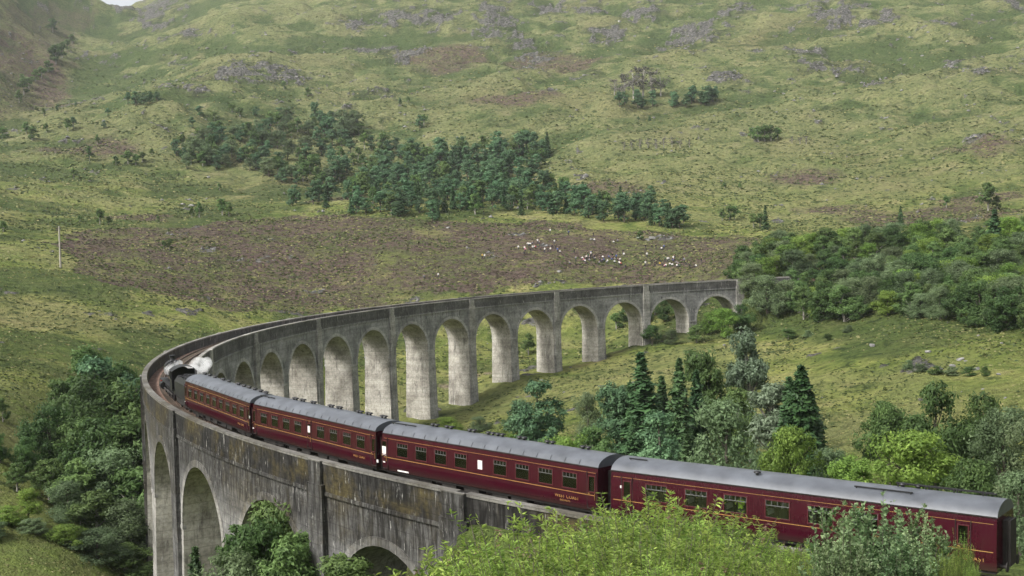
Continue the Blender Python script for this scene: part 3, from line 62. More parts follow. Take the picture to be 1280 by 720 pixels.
# ---------------------------------------------------------------- terrain as a function of place
def vnoise(x, y, seed=0):
    xi = np.floor(x).astype(np.int64); yi = np.floor(y).astype(np.int64)
    fx = x - xi; fy = y - yi
    ux = fx*fx*fx*(fx*(fx*6-15)+10); uy = fy*fy*fy*(fy*(fy*6-15)+10)
    def h(a, b):
        n = (a*374761393 + b*668265263 + seed*1274126177) & 0xffffffff
        n = ((n ^ (n >> 13))*1274126177) & 0xffffffff
        return ((n ^ (n >> 16)) & 0xffff)/32767.5 - 1.0
    a, b, c, d = h(xi, yi), h(xi+1, yi), h(xi, yi+1), h(xi+1, yi+1)
    return a*(1-ux)*(1-uy) + b*ux*(1-uy) + c*(1-ux)*uy + d*ux*uy
def fbm(x, y, octs=4, seed=0, gain=0.5):
    s = 0; a = 1; t = 0
    for o in range(octs):
        ca, sa = math.cos(0.7*o), math.sin(0.7*o)
        s = s + a*vnoise((x*ca - y*sa)*2**o, (x*sa + y*ca)*2**o, seed+o*17); t += a; a *= gain
    return s/t
def sstep(a, b, x):
    t = np.clip((x-a)/(b-a), 0, 1); return t*t*(3-2*t)

RAD, A0, PITCHS, GRAD, HW, CROWN = 166.0, R_(95), 16.1138, -0.0127802, 3.2605, 4.369   # viaduct curve
NSPAN = 21
S_END = NSPAN*PITCHS
def polar(x, y):
    dx = x - CAM_POS[0]; dy = y - CAM_POS[1]
    return np.arctan2(dy, dx) - YAW, np.hypot(dx, dy)
GZ = 9.4
_gp = np.array(GROUND_PTS, float)  # heights fitted through points placed from image pixels at guessed distances
_az, _d = polar(_gp[:, 0], _gp[:, 1])
_P = np.stack([_az*1.6, np.log(_d)], 1); _V = (_gp[:, 2]-GZ)/_d
def _phi(r): return np.where(r > 1e-9, r*r*np.log(np.maximum(r, 1e-9)), 0)
_n = len(_P)
_K = _phi(np.hypot(_P[:, None, 0]-_P[None, :, 0], _P[:, None, 1]-_P[None, :, 1])) + 0.004*np.eye(_n)
_Q = np.concatenate([np.ones((_n, 1)), _P], 1)
_A = np.block([[_K, _Q], [_Q.T, np.zeros((3, 3))]])
_W = np.linalg.solve(_A, np.concatenate([_V, np.zeros(3)]))
def base_height(x, y):
    az, d = polar(x, y)
    az = (az + math.pi) % (2*math.pi) - math.pi
    a = np.clip(az, -0.5, 0.5); ld = np.log(np.clip(d, 6, 3600))
    out = np.zeros(np.shape(a)); af = a.ravel()*1.6; lf = ld.ravel(); res = np.empty(af.size)
    for i in range(0, af.size, 40000):
        r = np.hypot(af[i:i+40000, None]-_P[None, :, 0], lf[i:i+40000, None]-_P[None, :, 1])
        res[i:i+40000] = _phi(r)@_W[:_n] + _W[_n] + _W[_n+1]*af[i:i+40000] + _W[_n+2]*lf[i:i+40000]
    return GZ + res.reshape(np.shape(a))*np.minimum(np.clip(d, 0, 3600), 1e9)
def in_poly(x, y, poly):
    c = np.zeros(np.shape(x), bool); n = len(poly)
    for i in range(n):
        x1, y1 = poly[i]; x2, y2 = poly[i-1]
        if y1 == y2: continue
        c ^= ((y1 > y) != (y2 > y)) & (x < (x2-x1)*(y-y1)/(y2-y1)+x1)
    return c
def blob(x, y, spec):
    """soft mask of a patch: centre, radius across, radius along, azimuth of the long-sight direction"""
    cx, cy, ra, rl, az = spec
    dx, dy = x-cx, y-cy; c, s = math.cos(az), math.sin(az)
    l = (dx*c + dy*s)/rl; a = (-dx*s + dy*c)/ra
    return np.clip(1.25 - np.hypot(l, a), 0, 1)
def masks(x, y):
    az, d = polar(x, y)
    wx = x + 14*fbm(x/30, y/30, 3, 5) + 5*fbm(x/7, y/7, 2, 51); wy = y + 14*fbm(x/30, y/30, 3, 9) + 5*fbm(x/7, y/7, 2, 52)
    heather = np.zeros(np.shape(x))
    for p in HEATHER: heather = np.maximum(heather, in_poly(wx, wy, p)*1.0)
    for b in MOOR: heather = np.maximum(heather, sstep(0.2, 0.7, blob(wx, wy, b)+0.35*fbm(x/25, y/25, 3, 81)))
    heather = np.maximum(heather, 0.55*in_poly(wx, wy, LEFTHILL))
    rock = np.zeros(np.shape(x))
    for b in ROCKS: rock = np.maximum(rock, blob(x + 10*fbm(x/40, y/40, 2, 3), y + 10*fbm(x/40, y/40, 2, 4), b))
    zone = rock
    n = fbm(x/13, y/13, 4, 31, 0.6)
    rk = sstep(0.10, 0.26, rock*0.55 + n*0.75 - 0.24)
    hi = sstep(900, 1500, d)
    rk = np.maximum(rk, 0.8*sstep(0.46, 0.62, fbm(x/24, y/24, 4, 77, 0.65) + 0.12*hi)*sstep(450, 800, d))
    return heather, rk, zone
def height(x, y):
    x = np.asarray(x, float); y = np.asarray(y, float)
    z = base_height(x, y); az, d = polar(x, y)
    far = sstep(420, 1000, d); mid = sstep(90, 260, d)
    z = z + far*(11*fbm(x/130, y/130, 3, 1) + 5.0*fbm(x/42, y/42, 3, 2) + 1.5*fbm(x/10, y/10, 2, 6) - 5.0*(1-np.clip(np.abs(fbm(x/110, y/110, 3, 99))*6, 0, 1)))
    z = z + mid*(1-0.6*far)*(1.5*fbm(x/34, y/34, 3, 12) + 0.6*fbm(x/9, y/9, 3, 13)) + 0.18*fbm(x/3, y/3, 2, 14)
    he, rk, zone = masks(x, y)
    big = np.clip(zone, 0, 1)*far
    z = z + rk*(0.5+0.9*far)*(0.6 + np.abs(fbm(x/7, y/7, 3, 21))*2.6) + big*3.0*np.abs(fbm(x/26, y/26, 3, 23))
    # railway formation beyond both ends of the viaduct
    ang = (np.arctan2(y, x) - A0) % (2*math.pi); ang = np.where(ang > math.pi*1.25, ang-2*math.pi, ang)
    s = ang*RAD; off = np.abs(np.hypot(x, y) - RAD)
    zt = GRAD*s - 1.75
    for lo, hi_ in ((-190, -1.0), (S_END+2.5, 470)):
        k = (s > lo) & (s < hi_)
        fall = np.maximum(off-4.2, 0)/1.6
        up = zt - fall; dn = zt + fall
        z = np.where(k, np.minimum(np.maximum(z, up), dn), z)
    return z

# ---------------------------------------------------------------- materials
def srgb(r, g, b):
    f = lambda c: (c/255/12.92) if c/255 <= 0.04045 else ((c/255+0.055)/1.055)**2.4
    return (f(r), f(g), f(b), 1)
class NT:
    def __init__(s, name):
        s.m = bpy.data.materials.new(name); s.m.use_nodes = True; s.t = s.m.node_tree; s.t.nodes.clear()
        s.out = s.n('ShaderNodeOutputMaterial'); s.b = s.n('ShaderNodeBsdfPrincipled'); s.l(s.b.outputs[0], s.out.inputs[0])
        s.b.inputs['Roughness'].default_value = 0.85; s.b.inputs['Specular IOR Level'].default_value = 0.25
    def n(s, k, **kw):
        x = s.t.nodes.new(k)
        for a, v in kw.items(): setattr(x, a, v)
        return x
    def l(s, a, b): s.t.links.new(a, b)
    def coord(s, which='Object'): return s.n('ShaderNodeTexCoord').outputs[which]
    def attr(s, name, out='Fac'): return s.n('ShaderNodeAttribute', attribute_name=name).outputs[out]
    def map(s, v, scale): 
        x = s.n('ShaderNodeMapping'); x.inputs['Scale'].default_value = scale; s.l(v, x.inputs[0]); return x.outputs[0]
    def noise(s, v, scale, detail=4, rough=0.55, dist=0):
        x = s.n('ShaderNodeTexNoise'); x.inputs['Scale'].default_value = scale; x.inputs['Detail'].default_value = detail
        x.inputs['Roughness'].default_value = rough; x.inputs['Distortion'].default_value = dist; s.l(v, x.inputs[0]); return x.outputs[0]
    def ramp(s, f, pts):
        x = s.n('ShaderNodeValToRGB'); e = x.color_ramp.elements
        while len(e) < len(pts): e.new(0.5)
        for i, (p, c) in enumerate(pts): e[i].position = p; e[i].color = c if len(c) == 4 else (*c, 1)
        s.l(f, x.inputs[0]); return x.outputs[0]
    def step(s, f, a, b):
        x = s.n('ShaderNodeMapRange', interpolation_type='SMOOTHSTEP'); x.inputs[1].default_value = a; x.inputs[2].default_value = b
        s.l(f, x.inputs[0]); return x.outputs[0]
    def mix(s, f, a, b, mode='MIX'):
        x = s.n('ShaderNodeMix', data_type='RGBA', blend_type=mode)
        for i, v in ((0, f), (6, a), (7, b)):
            if hasattr(v, 'node'): s.l(v, x.inputs[i])
            else: x.inputs[i].default_value = v
        return x.outputs[2]
    def math(s, op, a, b=0):
        x = s.n('ShaderNodeMath', operation=op)
        for i, v in ((0, a), (1, b)):
            if hasattr(v, 'node'): s.l(v, x.inputs[i])
            else: x.inputs[i].default_value = v
        return x.outputs[0]
    def bump(s, h, strength=0.5, dist=0.1):
        x = s.n('ShaderNodeBump'); x.inputs['Strength'].default_value = strength; x.inputs['Distance'].default_value = dist
        s.l(h, x.inputs['Height']); s.l(x.outputs[0], s.b.inputs['Normal'])
    def base(s, c):
        if hasattr(c, 'node'): s.l(c, s.b.inputs['Base Color'])
        else: s.b.inputs['Base Color'].default_value = c
        return s.m
def simple(name, c, rough=0.6, spec=0.3, metal=0, var=0.15, scale=3.0):
    t = NT(name); v = t.coord()
    n = t.noise(v, scale, 5, 0.6); k = t.ramp(n, [(0.3, tuple(x*(1-var) for x in c[:3])), (0.7, tuple(min(1, x*(1+var)) for x in c[:3]))])
    t.base(k); t.b.inputs['Roughness'].default_value = rough; t.b.inputs['Specular IOR Level'].default_value = spec; t.b.inputs['Metallic'].default_value = metal
    return t.m

def mat_ground():
    t = NT('hill_grass'); v = t.coord()
    n_big = t.noise(v, 0.011, 5, 0.6); n_mid = t.noise(v, 0.055, 5, 0.62, 0.6); n_fine = t.noise(v, 0.45, 6, 0.7); n_tuft = t.noise(v, 2.2, 3, 0.6)
    n_sp = t.noise(t.map(v, (1, 1, 1)), 0.17, 4, 0.7, 0.4)
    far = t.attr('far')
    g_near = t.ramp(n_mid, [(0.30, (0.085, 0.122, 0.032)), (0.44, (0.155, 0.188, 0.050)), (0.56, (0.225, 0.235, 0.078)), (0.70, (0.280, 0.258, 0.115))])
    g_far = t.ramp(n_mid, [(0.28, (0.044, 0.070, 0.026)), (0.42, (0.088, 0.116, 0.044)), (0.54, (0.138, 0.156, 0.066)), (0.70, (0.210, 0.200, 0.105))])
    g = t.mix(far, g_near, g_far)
    g = t.mix(t.step(n_big, 0.50, 0.66), g, t.mix(0.5, g, (0.170, 0.150, 0.080, 1)))
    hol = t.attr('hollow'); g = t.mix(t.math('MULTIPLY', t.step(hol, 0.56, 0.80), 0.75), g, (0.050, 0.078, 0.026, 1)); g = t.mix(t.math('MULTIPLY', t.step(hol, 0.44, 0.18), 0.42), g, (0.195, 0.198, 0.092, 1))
    bracken = t.math('MULTIPLY', t.step(n_sp, 0.54, 0.66), 0.85)
    g = t.mix(bracken, g, (0.032, 0.050, 0.018, 1))
    crag_shade = t.math('MULTIPLY', t.attr('crag_shade'), t.step(t.noise(v, 0.06, 5, 0.7, 0.5), 0.42, 0.60)); g = t.mix(crag_shade, g, (0.040, 0.048, 0.026, 1))  # shadows among the crags, painted in as dark green patches round the rock
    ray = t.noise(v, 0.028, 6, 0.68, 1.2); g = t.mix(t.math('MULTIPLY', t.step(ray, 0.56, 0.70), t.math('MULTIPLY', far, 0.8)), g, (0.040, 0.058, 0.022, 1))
    hn = t.noise(v, 0.20, 5, 0.72, 0.5)
    heath = t.ramp(t.math('ADD', t.math('MULTIPLY', hn, .6), t.math('MULTIPLY', t.noise(v, 0.75, 4, 0.7), .4)), [(0.36, (0.026, 0.022, 0.016)), (0.44, (0.084, 0.058, 0.046)), (0.50, (0.128, 0.092, 0.088)), (0.55, (0.082, 0.086, 0.030)), (0.64, (0.190, 0.172, 0.085))])
    g = t.mix(t.math('MULTIPLY', t.attr('heather'), t.math('ADD', 0.42, t.math('MULTIPLY', t.step(t.noise(v, 0.045, 5, 0.7, 0.6), 0.38, 0.52), 0.55))), g, heath)
    lush = t.attr('lush'); g = t.mix(t.math('MULTIPLY', lush, t.step(n_fine, 0.35, 0.6)), g, (0.095, 0.135, 0.034, 1))
    rn = t.noise(v, 0.35, 6, 0.75, 0.3)
    rock = t.ramp(rn, [(0.36, (0.025, 0.025, 0.022)), (0.48, (0.085, 0.082, 0.075)), (0.62, (0.165, 0.162, 0.154)), (0.76, (0.30, 0.295, 0.285))])
    rm = t.step(t.math('ADD', t.attr('rock'), t.math('MULTIPLY', t.math('SUBTRACT', n_fine, 0.5), 2.2)), 0.48, 0.66)
    g = t.mix(rm, g, rock)
    g = t.mix(1.0, g, t.ramp(n_fine, [(0.28, (0.40, 0.44, 0.38)), (0.5, (1, 1, 1)), (0.72, (1.5, 1.42, 1.30))]), 'MULTIPLY')
    g = t.mix(t.math('MULTIPLY', t.attr('dirt'), 0.9), g, (0.24, 0.19, 0.14, 1))
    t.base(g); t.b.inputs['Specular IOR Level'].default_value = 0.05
    h = t.math('ADD', t.math('MULTIPLY', n_fine, 1.2), t.math('MULTIPLY', n_tuft, 0.35)); t.bump(h, 1.0, 2.2)
    return t.m

def mat_concrete(name, lo, mid, hi, streak=1.0, moss=0.0, brown=1.0):
    """weathered mass concrete; attribute 'run' holds metres along the viaduct, across it and up"""
    t = NT(name); r = t.attr('run', 'Vector')
    blot = t.noise(r, 0.22, 5, 0.65, 0.4); grain = t.noise(r, 2.4, 5, 0.7)
    c = t.ramp(blot, [(0.30, lo), (0.50, mid), (0.72, hi)])
    s1 = t.noise(t.map(r, (1.3, 1.3, 0.20)), 1.0, 5, 0.75, 0.5); s2 = t.noise(t.map(r, (3.2, 3.2, 0.42)), 1.0, 4, 0.7, 0.4)
    patch = t.noise(r, 0.35, 4, 0.7, 0.8); sm_ = t.math('MULTIPLY', t.step(patch, 0.36, 0.58), streak); streak = 1
    lime = t.noise(t.map(r, (2.4, 2.4, 0.22)), 1.0, 5, 0.75, 0.4)
    c = t.mix(t.math('MULTIPLY', t.step(s1, 0.50, 0.68), t.math('MULTIPLY', sm_, 0.85)), c, tuple(x*0.33 for x in lo[:3])+(1,))
    c = t.mix(t.math('MULTIPLY', t.step(s2, 0.55, 0.72), t.math('MULTIPLY', sm_, 0.6)), c, tuple(x*0.5 for x in lo[:3])+(1,))
    c = t.mix(t.math('MULTIPLY', t.step(lime, 0.58, 0.68), t.math('MULTIPLY', sm_, 0.8)), c, (0.56, 0.54, 0.50, 1))
    lift = t.noise(t.map(r, (0.05, 0.05, 0.8)), 1.0, 2, 0.5)                      # pours of concrete
    c = t.mix(0.35, c, t.mix(1.0, c, t.ramp(lift, [(0.35, (0.6, 0.6, 0.6)), (0.65, (1.3, 1.3, 1.3))]), 'MULTIPLY'))
    if moss:
        mn = t.noise(r, 0.16, 4, 0.65, 0.3); mm = t.math('MULTIPLY', t.step(mn, 0.42, 0.6), moss*brown)
        c = t.mix(t.math('MULTIPLY', t.attr('moss'), t.math('MULTIPLY', min(1, moss*1.15), t.math('ADD', 0.76, t.math('MULTIPLY', t.step(s2, 0.38, 0.60), 0.24)))), c, t.mix(1.0, c, (0.075, 0.070, 0.062, 1), 'MULTIPLY'))
        c = t.mix(t.math('MULTIPLY', mm, t.attr('moss')), c, t.ramp(grain, [(0.3, (0.018, 0.014, 0.008)), (0.7, (0.075, 0.060, 0.022))]))
    sz = t.n('ShaderNodeSeparateXYZ'); t.l(r, sz.inputs[0]); zz = t.math('FRACT', t.math('MULTIPLY', t.math('ADD', sz.outputs[2], t.math('MULTIPLY', blot, .12)), 1.12))   # lift lines between the pours
    ln_ = t.math('MULTIPLY', t.math('SUBTRACT', 1.0, t.step(zz, .03, .12)), t.math('MULTIPLY', t.step(grain, .35, .6), .6)); c = t.mix(ln_, c, t.mix(1.0, c, (.35, .35, .35, 1), 'MULTIPLY'))
    c = t.mix(1.0, c, t.ramp(grain, [(0.25, (0.5, 0.5, 0.5)), (0.5, (1, 1, 1)), (0.8, (1.4, 1.4, 1.38))]), 'MULTIPLY')
    dash = t.noise(t.map(r, (4.2, 4.2, 0.55)), 1.0, 4, 0.75); c = t.mix(t.math('MULTIPLY', t.step(dash, 0.60, 0.68), t.math('MULTIPLY', sm_, 0.65)), c, (0.46, 0.45, 0.42, 1))
    t.base(c); t.b.inputs['Roughness'].default_value = 0.93; t.bump(grain, 0.5, 0.08)
    return t.m

def mat_leaf(name, dark, light, gloss=0.2, trans=0.45):
    t = NT(name); ti = t.attr('tint'); oi = t.n('ShaderNodeObjectInfo')
    c = t.ramp(ti, [(0.0, dark), (0.55, tuple((a+b)/2 for a, b in zip(dark, light))), (1.0, light)])
    h = t.n('ShaderNodeHueSaturation'); t.l(c, h.inputs['Color'])
    mr = t.n('ShaderNodeMapRange'); mr.inputs[3].default_value = 0.482; mr.inputs[4].default_value = 0.512; t.l(oi.outputs['Random'], mr.inputs[0]); t.l(mr.outputs[0], h.inputs['Hue'])
    mv = t.n('ShaderNodeMapRange'); mv.inputs[3].default_value = 0.72; mv.inputs[4].default_value = 1.25
    fr = t.math('FRACT', t.math('MULTIPLY', oi.outputs['Random'], 7.31)); t.l(fr, mv.inputs[0]); t.l(mv.outputs[0], h.inputs['Value'])
    t.l(h.outputs[0], t.b.inputs['Base Color']); t.b.inputs['Roughness'].default_value = 0.55; t.b.inputs['Specular IOR Level'].default_value = gloss
    tr = t.n('ShaderNodeBsdfTranslucent'); t.l(h.outputs[0], tr.inputs[0]); ms = t.n('ShaderNodeMixShader'); ms.inputs[0].default_value = trans
    t.l(t.b.outputs[0], ms.inputs[1]); t.l(tr.outputs[0], ms.inputs[2]); t.l(ms.outputs[0], t.out.inputs[0])
    return t.m

M = {}
M['ground'] = mat_ground()
M['wall'] = mat_concrete('weathered_concrete', (0.125, 0.123, 0.120), (0.225, 0.223, 0.216), (0.34, 0.335, 0.325), 1.0, 0.86, 0.45)
M['wall_dark'] = mat_concrete('parapet_concrete', (0.055, 0.053, 0.050), (0.095, 0.092, 0.088), (0.16, 0.155, 0.148), 0.9, 0.95)
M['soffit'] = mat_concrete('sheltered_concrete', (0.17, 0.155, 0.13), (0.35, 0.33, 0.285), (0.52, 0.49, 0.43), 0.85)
M['pier'] = mat_concrete('pier_concrete', (0.15, 0.145, 0.135), (0.29, 0.28, 0.255), (0.42, 0.40, 0.37), 0.9, 0.35)
M['ring'] = mat_concrete('arch_ring_concrete', (0.20, 0.195, 0.185), (0.33, 0.32, 0.30), (0.46, 0.45, 0.42), 0.7, 0.8)
M['coping'] = mat_concrete('coping_concrete', (0.16, 0.15, 0.135), (0.26, 0.25, 0.225), (0.38, 0.365, 0.33), 0.4, 0.5)
M['ballast'] = simple('ballast', (0.15, 0.098, 0.076), 0.95, 0.1, 0, 0.55, 1.6)
M['rail'] = simple('rusty_rail', (0.13, 0.09, 0.07), 0.5, 0.5, 0.6, 0.3, 2)
M['sleeper'] = simple('sleeper_wood', (0.09, 0.075, 0.06), 0.9, 0.1, 0, 0.3, 4)
M['bark'] = simple('bark', (0.10, 0.085, 0.07), 0.95, 0.1, 0, 0.45, 3)
M['birch_bark'] = simple('pale_bark', (0.30, 0.28, 0.25), 0.9, 0.1, 0, 0.5, 4)
M['rock'] = simple('grey_rock', (0.21, 0.205, 0.195), 0.9, 0.15, 0, 0.6, 1.2)
t = NT('maroon_paint'); v = t.coord(); sp = t.n('ShaderNodeSeparateXYZ'); t.l(v, sp.inputs[0])
c = t.ramp(t.noise(v, 0.8, 4, .6), [(.3, (0.029, 0.0017, 0.0066)), (.7, (0.037, 0.0022, 0.0086))])
streaks = t.noise(t.map(v, (5, 5, .5)), 1.0, 4, .7)                                   # road film and brake dust low down, thin runs from the gutter
c = t.mix(t.math('MULTIPLY', t.step(streaks, .45, .75), .15), c, (0.050, 0.030, 0.024, 1))
low = t.n('ShaderNodeMapRange'); low.inputs[1].default_value = 1.35; low.inputs[2].default_value = .95; t.l(sp.outputs[2], low.inputs[0])
c = t.mix(t.math('MULTIPLY', low.outputs[0], .6), c, (0.040, 0.028, 0.022, 1)); t.base(c); t.b.inputs['Roughness'].default_value = .25; t.b.inputs['Specular IOR Level'].default_value = .5
t.bump(t.noise(t.map(v, (1.1, 1.1, .7)), 1.0, 2, .5), .12, .06); M['maroon'] = t.m
M['roof'] = simple('grey_roof_paint', (0.085, 0.092, 0.104), 0.42, 0.4, 0, 0.3, 0.7)
M['black'] = simple('black_paint', (0.014, 0.014, 0.015), 0.45, 0.4, 0, 0.4, 2)
M['grime'] = simple('grimy_black_steel', (0.022, 0.020, 0.018), 0.75, 0.3, 0, 0.5, 3)
M['yellow_line'] = simple('straw_lining', (0.30, 0.18, 0.055), 0.5, 0.3, 0, 0.1)
M['frame'] = simple('window_frame_paint', (0.060, 0.010, 0.013), 0.4, 0.4, 0, 0.15)
M['alu'] = simple('aluminium_vent', (0.16, 0.16, 0.16), 0.35, 0.5, 0.4, 0.1)
M['white'] = simple('white_paper', (0.62, 0.61, 0.58), 0.7, 0.2, 0, 0.06)
M['cream'] = simple('cream_panel', (0.42, 0.36, 0.27), 0.6, 0.3, 0, 0.1)
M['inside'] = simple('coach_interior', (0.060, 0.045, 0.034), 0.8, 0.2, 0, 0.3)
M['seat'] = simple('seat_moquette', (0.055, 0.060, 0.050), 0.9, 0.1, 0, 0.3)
M['coal'] = simple('coal', (0.012, 0.012, 0.013), 0.6, 0.4, 0, 0.5, 8)
M['steel'] = simple('bare_steel', (0.25, 0.24, 0.23), 0.4, 0.5, 0.8, 0.2)
M['brass'] = simple('brass', (0.45, 0.28, 0.10), 0.35, 0.5, 0.8, 0.2)
M['red'] = simple('buffer_beam_red', (0.30, 0.015, 0.012), 0.4, 0.4)
M['pole'] = simple('weathered_pole', (0.34, 0.315, 0.27), 0.9, 0.1, 0, 0.25, 2)
M['skin'] = simple('skin', (0.45, 0.26, 0.19), 0.6, 0.3, 0, 0.05)
M['hair'] = simple('hair', (0.05, 0.032, 0.02), 0.7, 0.2)
M['trousers'] = simple('dark_trousers', (0.035, 0.038, 0.05), 0.9, 0.1, 0, 0.2)
M['hivis'] = simple('hi_vis_vest', (0.50, 0.80, 0.05), 0.7, 0.2, 0, 0.05)
t = NT('window_glass'); t.t.nodes.remove(t.b)
gl = t.n('ShaderNodeBsdfGlossy'); gl.inputs['Roughness'].default_value = 0.04; tp = t.n('ShaderNodeBsdfTransparent'); tp.inputs[0].default_value = (0.90, 0.93, 0.92, 1)
fz = t.n('ShaderNodeFresnel'); fz.inputs[0].default_value = 1.5; ms = t.n('ShaderNodeMixShader'); t.l(t.math('ADD', fz.outputs[0], 0.04), ms.inputs[0]); t.l(tp.outputs[0], ms.inputs[1]); t.l(gl.outputs[0], ms.inputs[2]); t.l(ms.outputs[0], t.out.inputs[0])
M['glass'] = t.m
LEAF = {'birch': mat_leaf('birch_leaves', (0.065, 0.117, 0.036), (0.178, 0.276, 0.090)),
        'oak': mat_leaf('dark_broad_leaves', (0.041, 0.081, 0.026), (0.117, 0.196, 0.061)),
        'willow': mat_leaf('grey_green_leaves', (0.080, 0.119, 0.053), (0.199, 0.271, 0.135)),
        'bright': mat_leaf('bright_green_leaves', (0.086, 0.155, 0.029), (0.246, 0.372, 0.078)),
        'silver': mat_leaf('silver_poplar_leaves', (0.071, 0.112, 0.056), (0.311, 0.400, 0.271)),
        'spruce': mat_leaf('spruce_needles', (0.029, 0.062, 0.026), (0.079, 0.150, 0.055), 0.2, 0.25),
        'cypress': mat_leaf('dense_conifer_needles', (0.021, 0.052, 0.019), (0.057, 0.116, 0.036), 0.2, 0.2),
        'pine': mat_leaf('pine_needles', (0.050, 0.107, 0.051), (0.136, 0.246, 0.116), 0.2, 0.25),
        'bare': mat_leaf('pale_twigs', (0.065, 0.059, 0.054), (0.158, 0.147, 0.137), 0.1, 0.1),
        'bush': mat_leaf('yellow_green_leaves', (0.102, 0.170, 0.027), (0.341, 0.469, 0.104), 0.25, 0.5),
        'bramble': mat_leaf('pale_backed_leaves', (0.050, 0.099, 0.030), (0.238, 0.326, 0.154), 0.35, 0.35),
        'plume': mat_leaf('dry_flower_plumes', (0.112, 0.068, 0.048), (0.264, 0.200, 0.136), 0.1, 0.3)}

# ---------------------------------------------------------------- mesh helpers
class MB:
    """collects boxes, tubes and grids with a material index; links them as ONE mesh object"""
    def __init__(s): s.v = []; s.f = []; s.mi = []; s.sm = []
    def add(s, vs, fs, mi=0, sm=False):
        o = len(s.v); s.v += [tuple(map(float, p)) for p in vs]; s.f += [tuple(i+o for i in f) for f in fs]; s.mi += [mi]*len(fs); s.sm += [sm]*len(fs)
    def box(s, x0, x1, y0, y1, z0, z1, mi=0):
        s.add([(x0,y0,z0),(x1,y0,z0),(x1,y1,z0),(x0,y1,z0),(x0,y0,z1),(x1,y0,z1),(x1,y1,z1),(x0,y1,z1)],
              [(3,2,1,0),(4,5,6,7),(0,1,5,4),(1,2,6,5),(2,3,7,6),(3,0,4,7)], mi)
    def tube(s, pts, rads, n=8, mi=0, caps=True, sm=True):
        pts = [Vector(p) for p in pts]; vs = []; fs = []
        if not hasattr(rads, '__len__'): rads = [rads]*len(pts)
        for i, p in enumerate(pts):
            d = (pts[min(i+1, len(pts)-1)]-pts[max(i-1, 0)]).normalized()
            a = d.orthogonal().normalized() if abs(d.z) > 0.9 or abs(d.z) < 0.1 else d.cross(Vector((0, 0, 1))).normalized()
            if abs(d.z) > 0.9: a = (Vector((1, 0, 0)) - d*d.x).normalized()
            elif abs(d.z) <= 0.9: a = d.cross(Vector((0, 0, 1))).normalized()
            b = d.cross(a)
            for k in range(n):
                q = p + (a*math.cos(2*math.pi*k/n) + b*math.sin(2*math.pi*k/n))*rads[i]; vs.append(q)
        for i in range(len(pts)-1):
            for k in range(n): fs.append((i*n+k, i*n+(k+1) % n, (i+1)*n+(k+1) % n, (i+1)*n+k))
        s.add(vs, fs, mi, sm)
        if caps:
            s.add(vs[:n], [tuple(range(n-1, -1, -1))], mi); s.add(vs[-n:], [tuple(range(n))], mi)
    def mesh(s, name, mats):
        me = bpy.data.meshes.new(name); me.from_pydata(s.v, [], s.f)
        for m in mats: me.materials.append(m)
        me.polygons.foreach_set('material_index', s.mi); me.polygons.foreach_set('use_smooth', s.sm); me.update(); return me
    def build(s, name, mats, parent=None):
        if not isinstance(mats, (list, tuple)): mats = [mats]
        return put(name, s.mesh(name, mats), parent)
def put(name, me, parent=None, loc=None, rot=None):
    o = bpy.data.objects.new(name, me); COL.objects.link(o)
    if parent is not None: o.parent = parent
    if loc is not None: o.location = loc
    if rot is not None: o.rotation_euler = rot
    return o
def tag(o, label=None, cat=None, group=None, kind=None):
    if label: o['label'] = label
    if cat: o['category'] = cat
    if group: o['group'] = group
    if kind: o['kind'] = kind
    return o
def empty(name, loc=(0, 0, 0), rot=(0, 0, 0)):
    o = bpy.data.objects.new(name, None); COL.objects.link(o); o.location = loc; o.rotation_euler = rot; o.empty_display_size = 0.5; return o
def np_mesh(name, V, F, mats, mi=None, attrs=(), smooth=False):
    """mesh from numpy arrays; F is (n,3) or (n,4)"""
    me = bpy.data.meshes.new(name); V = np.ascontiguousarray(V, np.float32); F = np.ascontiguousarray(F, np.int32); k = F.shape[1]
    me.vertices.add(len(V)); me.vertices.foreach_set('co', V.ravel())
    me.loops.add(F.size); me.loops.foreach_set('vertex_index', F.ravel())
    me.polygons.add(len(F)); me.polygons.foreach_set('loop_start', np.arange(0, F.size, k, dtype=np.int32))
    try: me.polygons.foreach_set('loop_total', np.full(len(F), k, np.int32))
    except Exception: pass
    for m in mats: me.materials.append(m)
    if mi is not None: me.polygons.foreach_set('material_index', np.ascontiguousarray(mi, np.int32))
    me.polygons.foreach_set('use_smooth', np.full(len(F), smooth, bool))
    for nm, arr in attrs:
        a = me.attributes.new(nm, 'FLOAT', 'POINT'); a.data.foreach_set('value', np.ascontiguousarray(arr, np.float32))
    me.update(calc_edges=True); return me

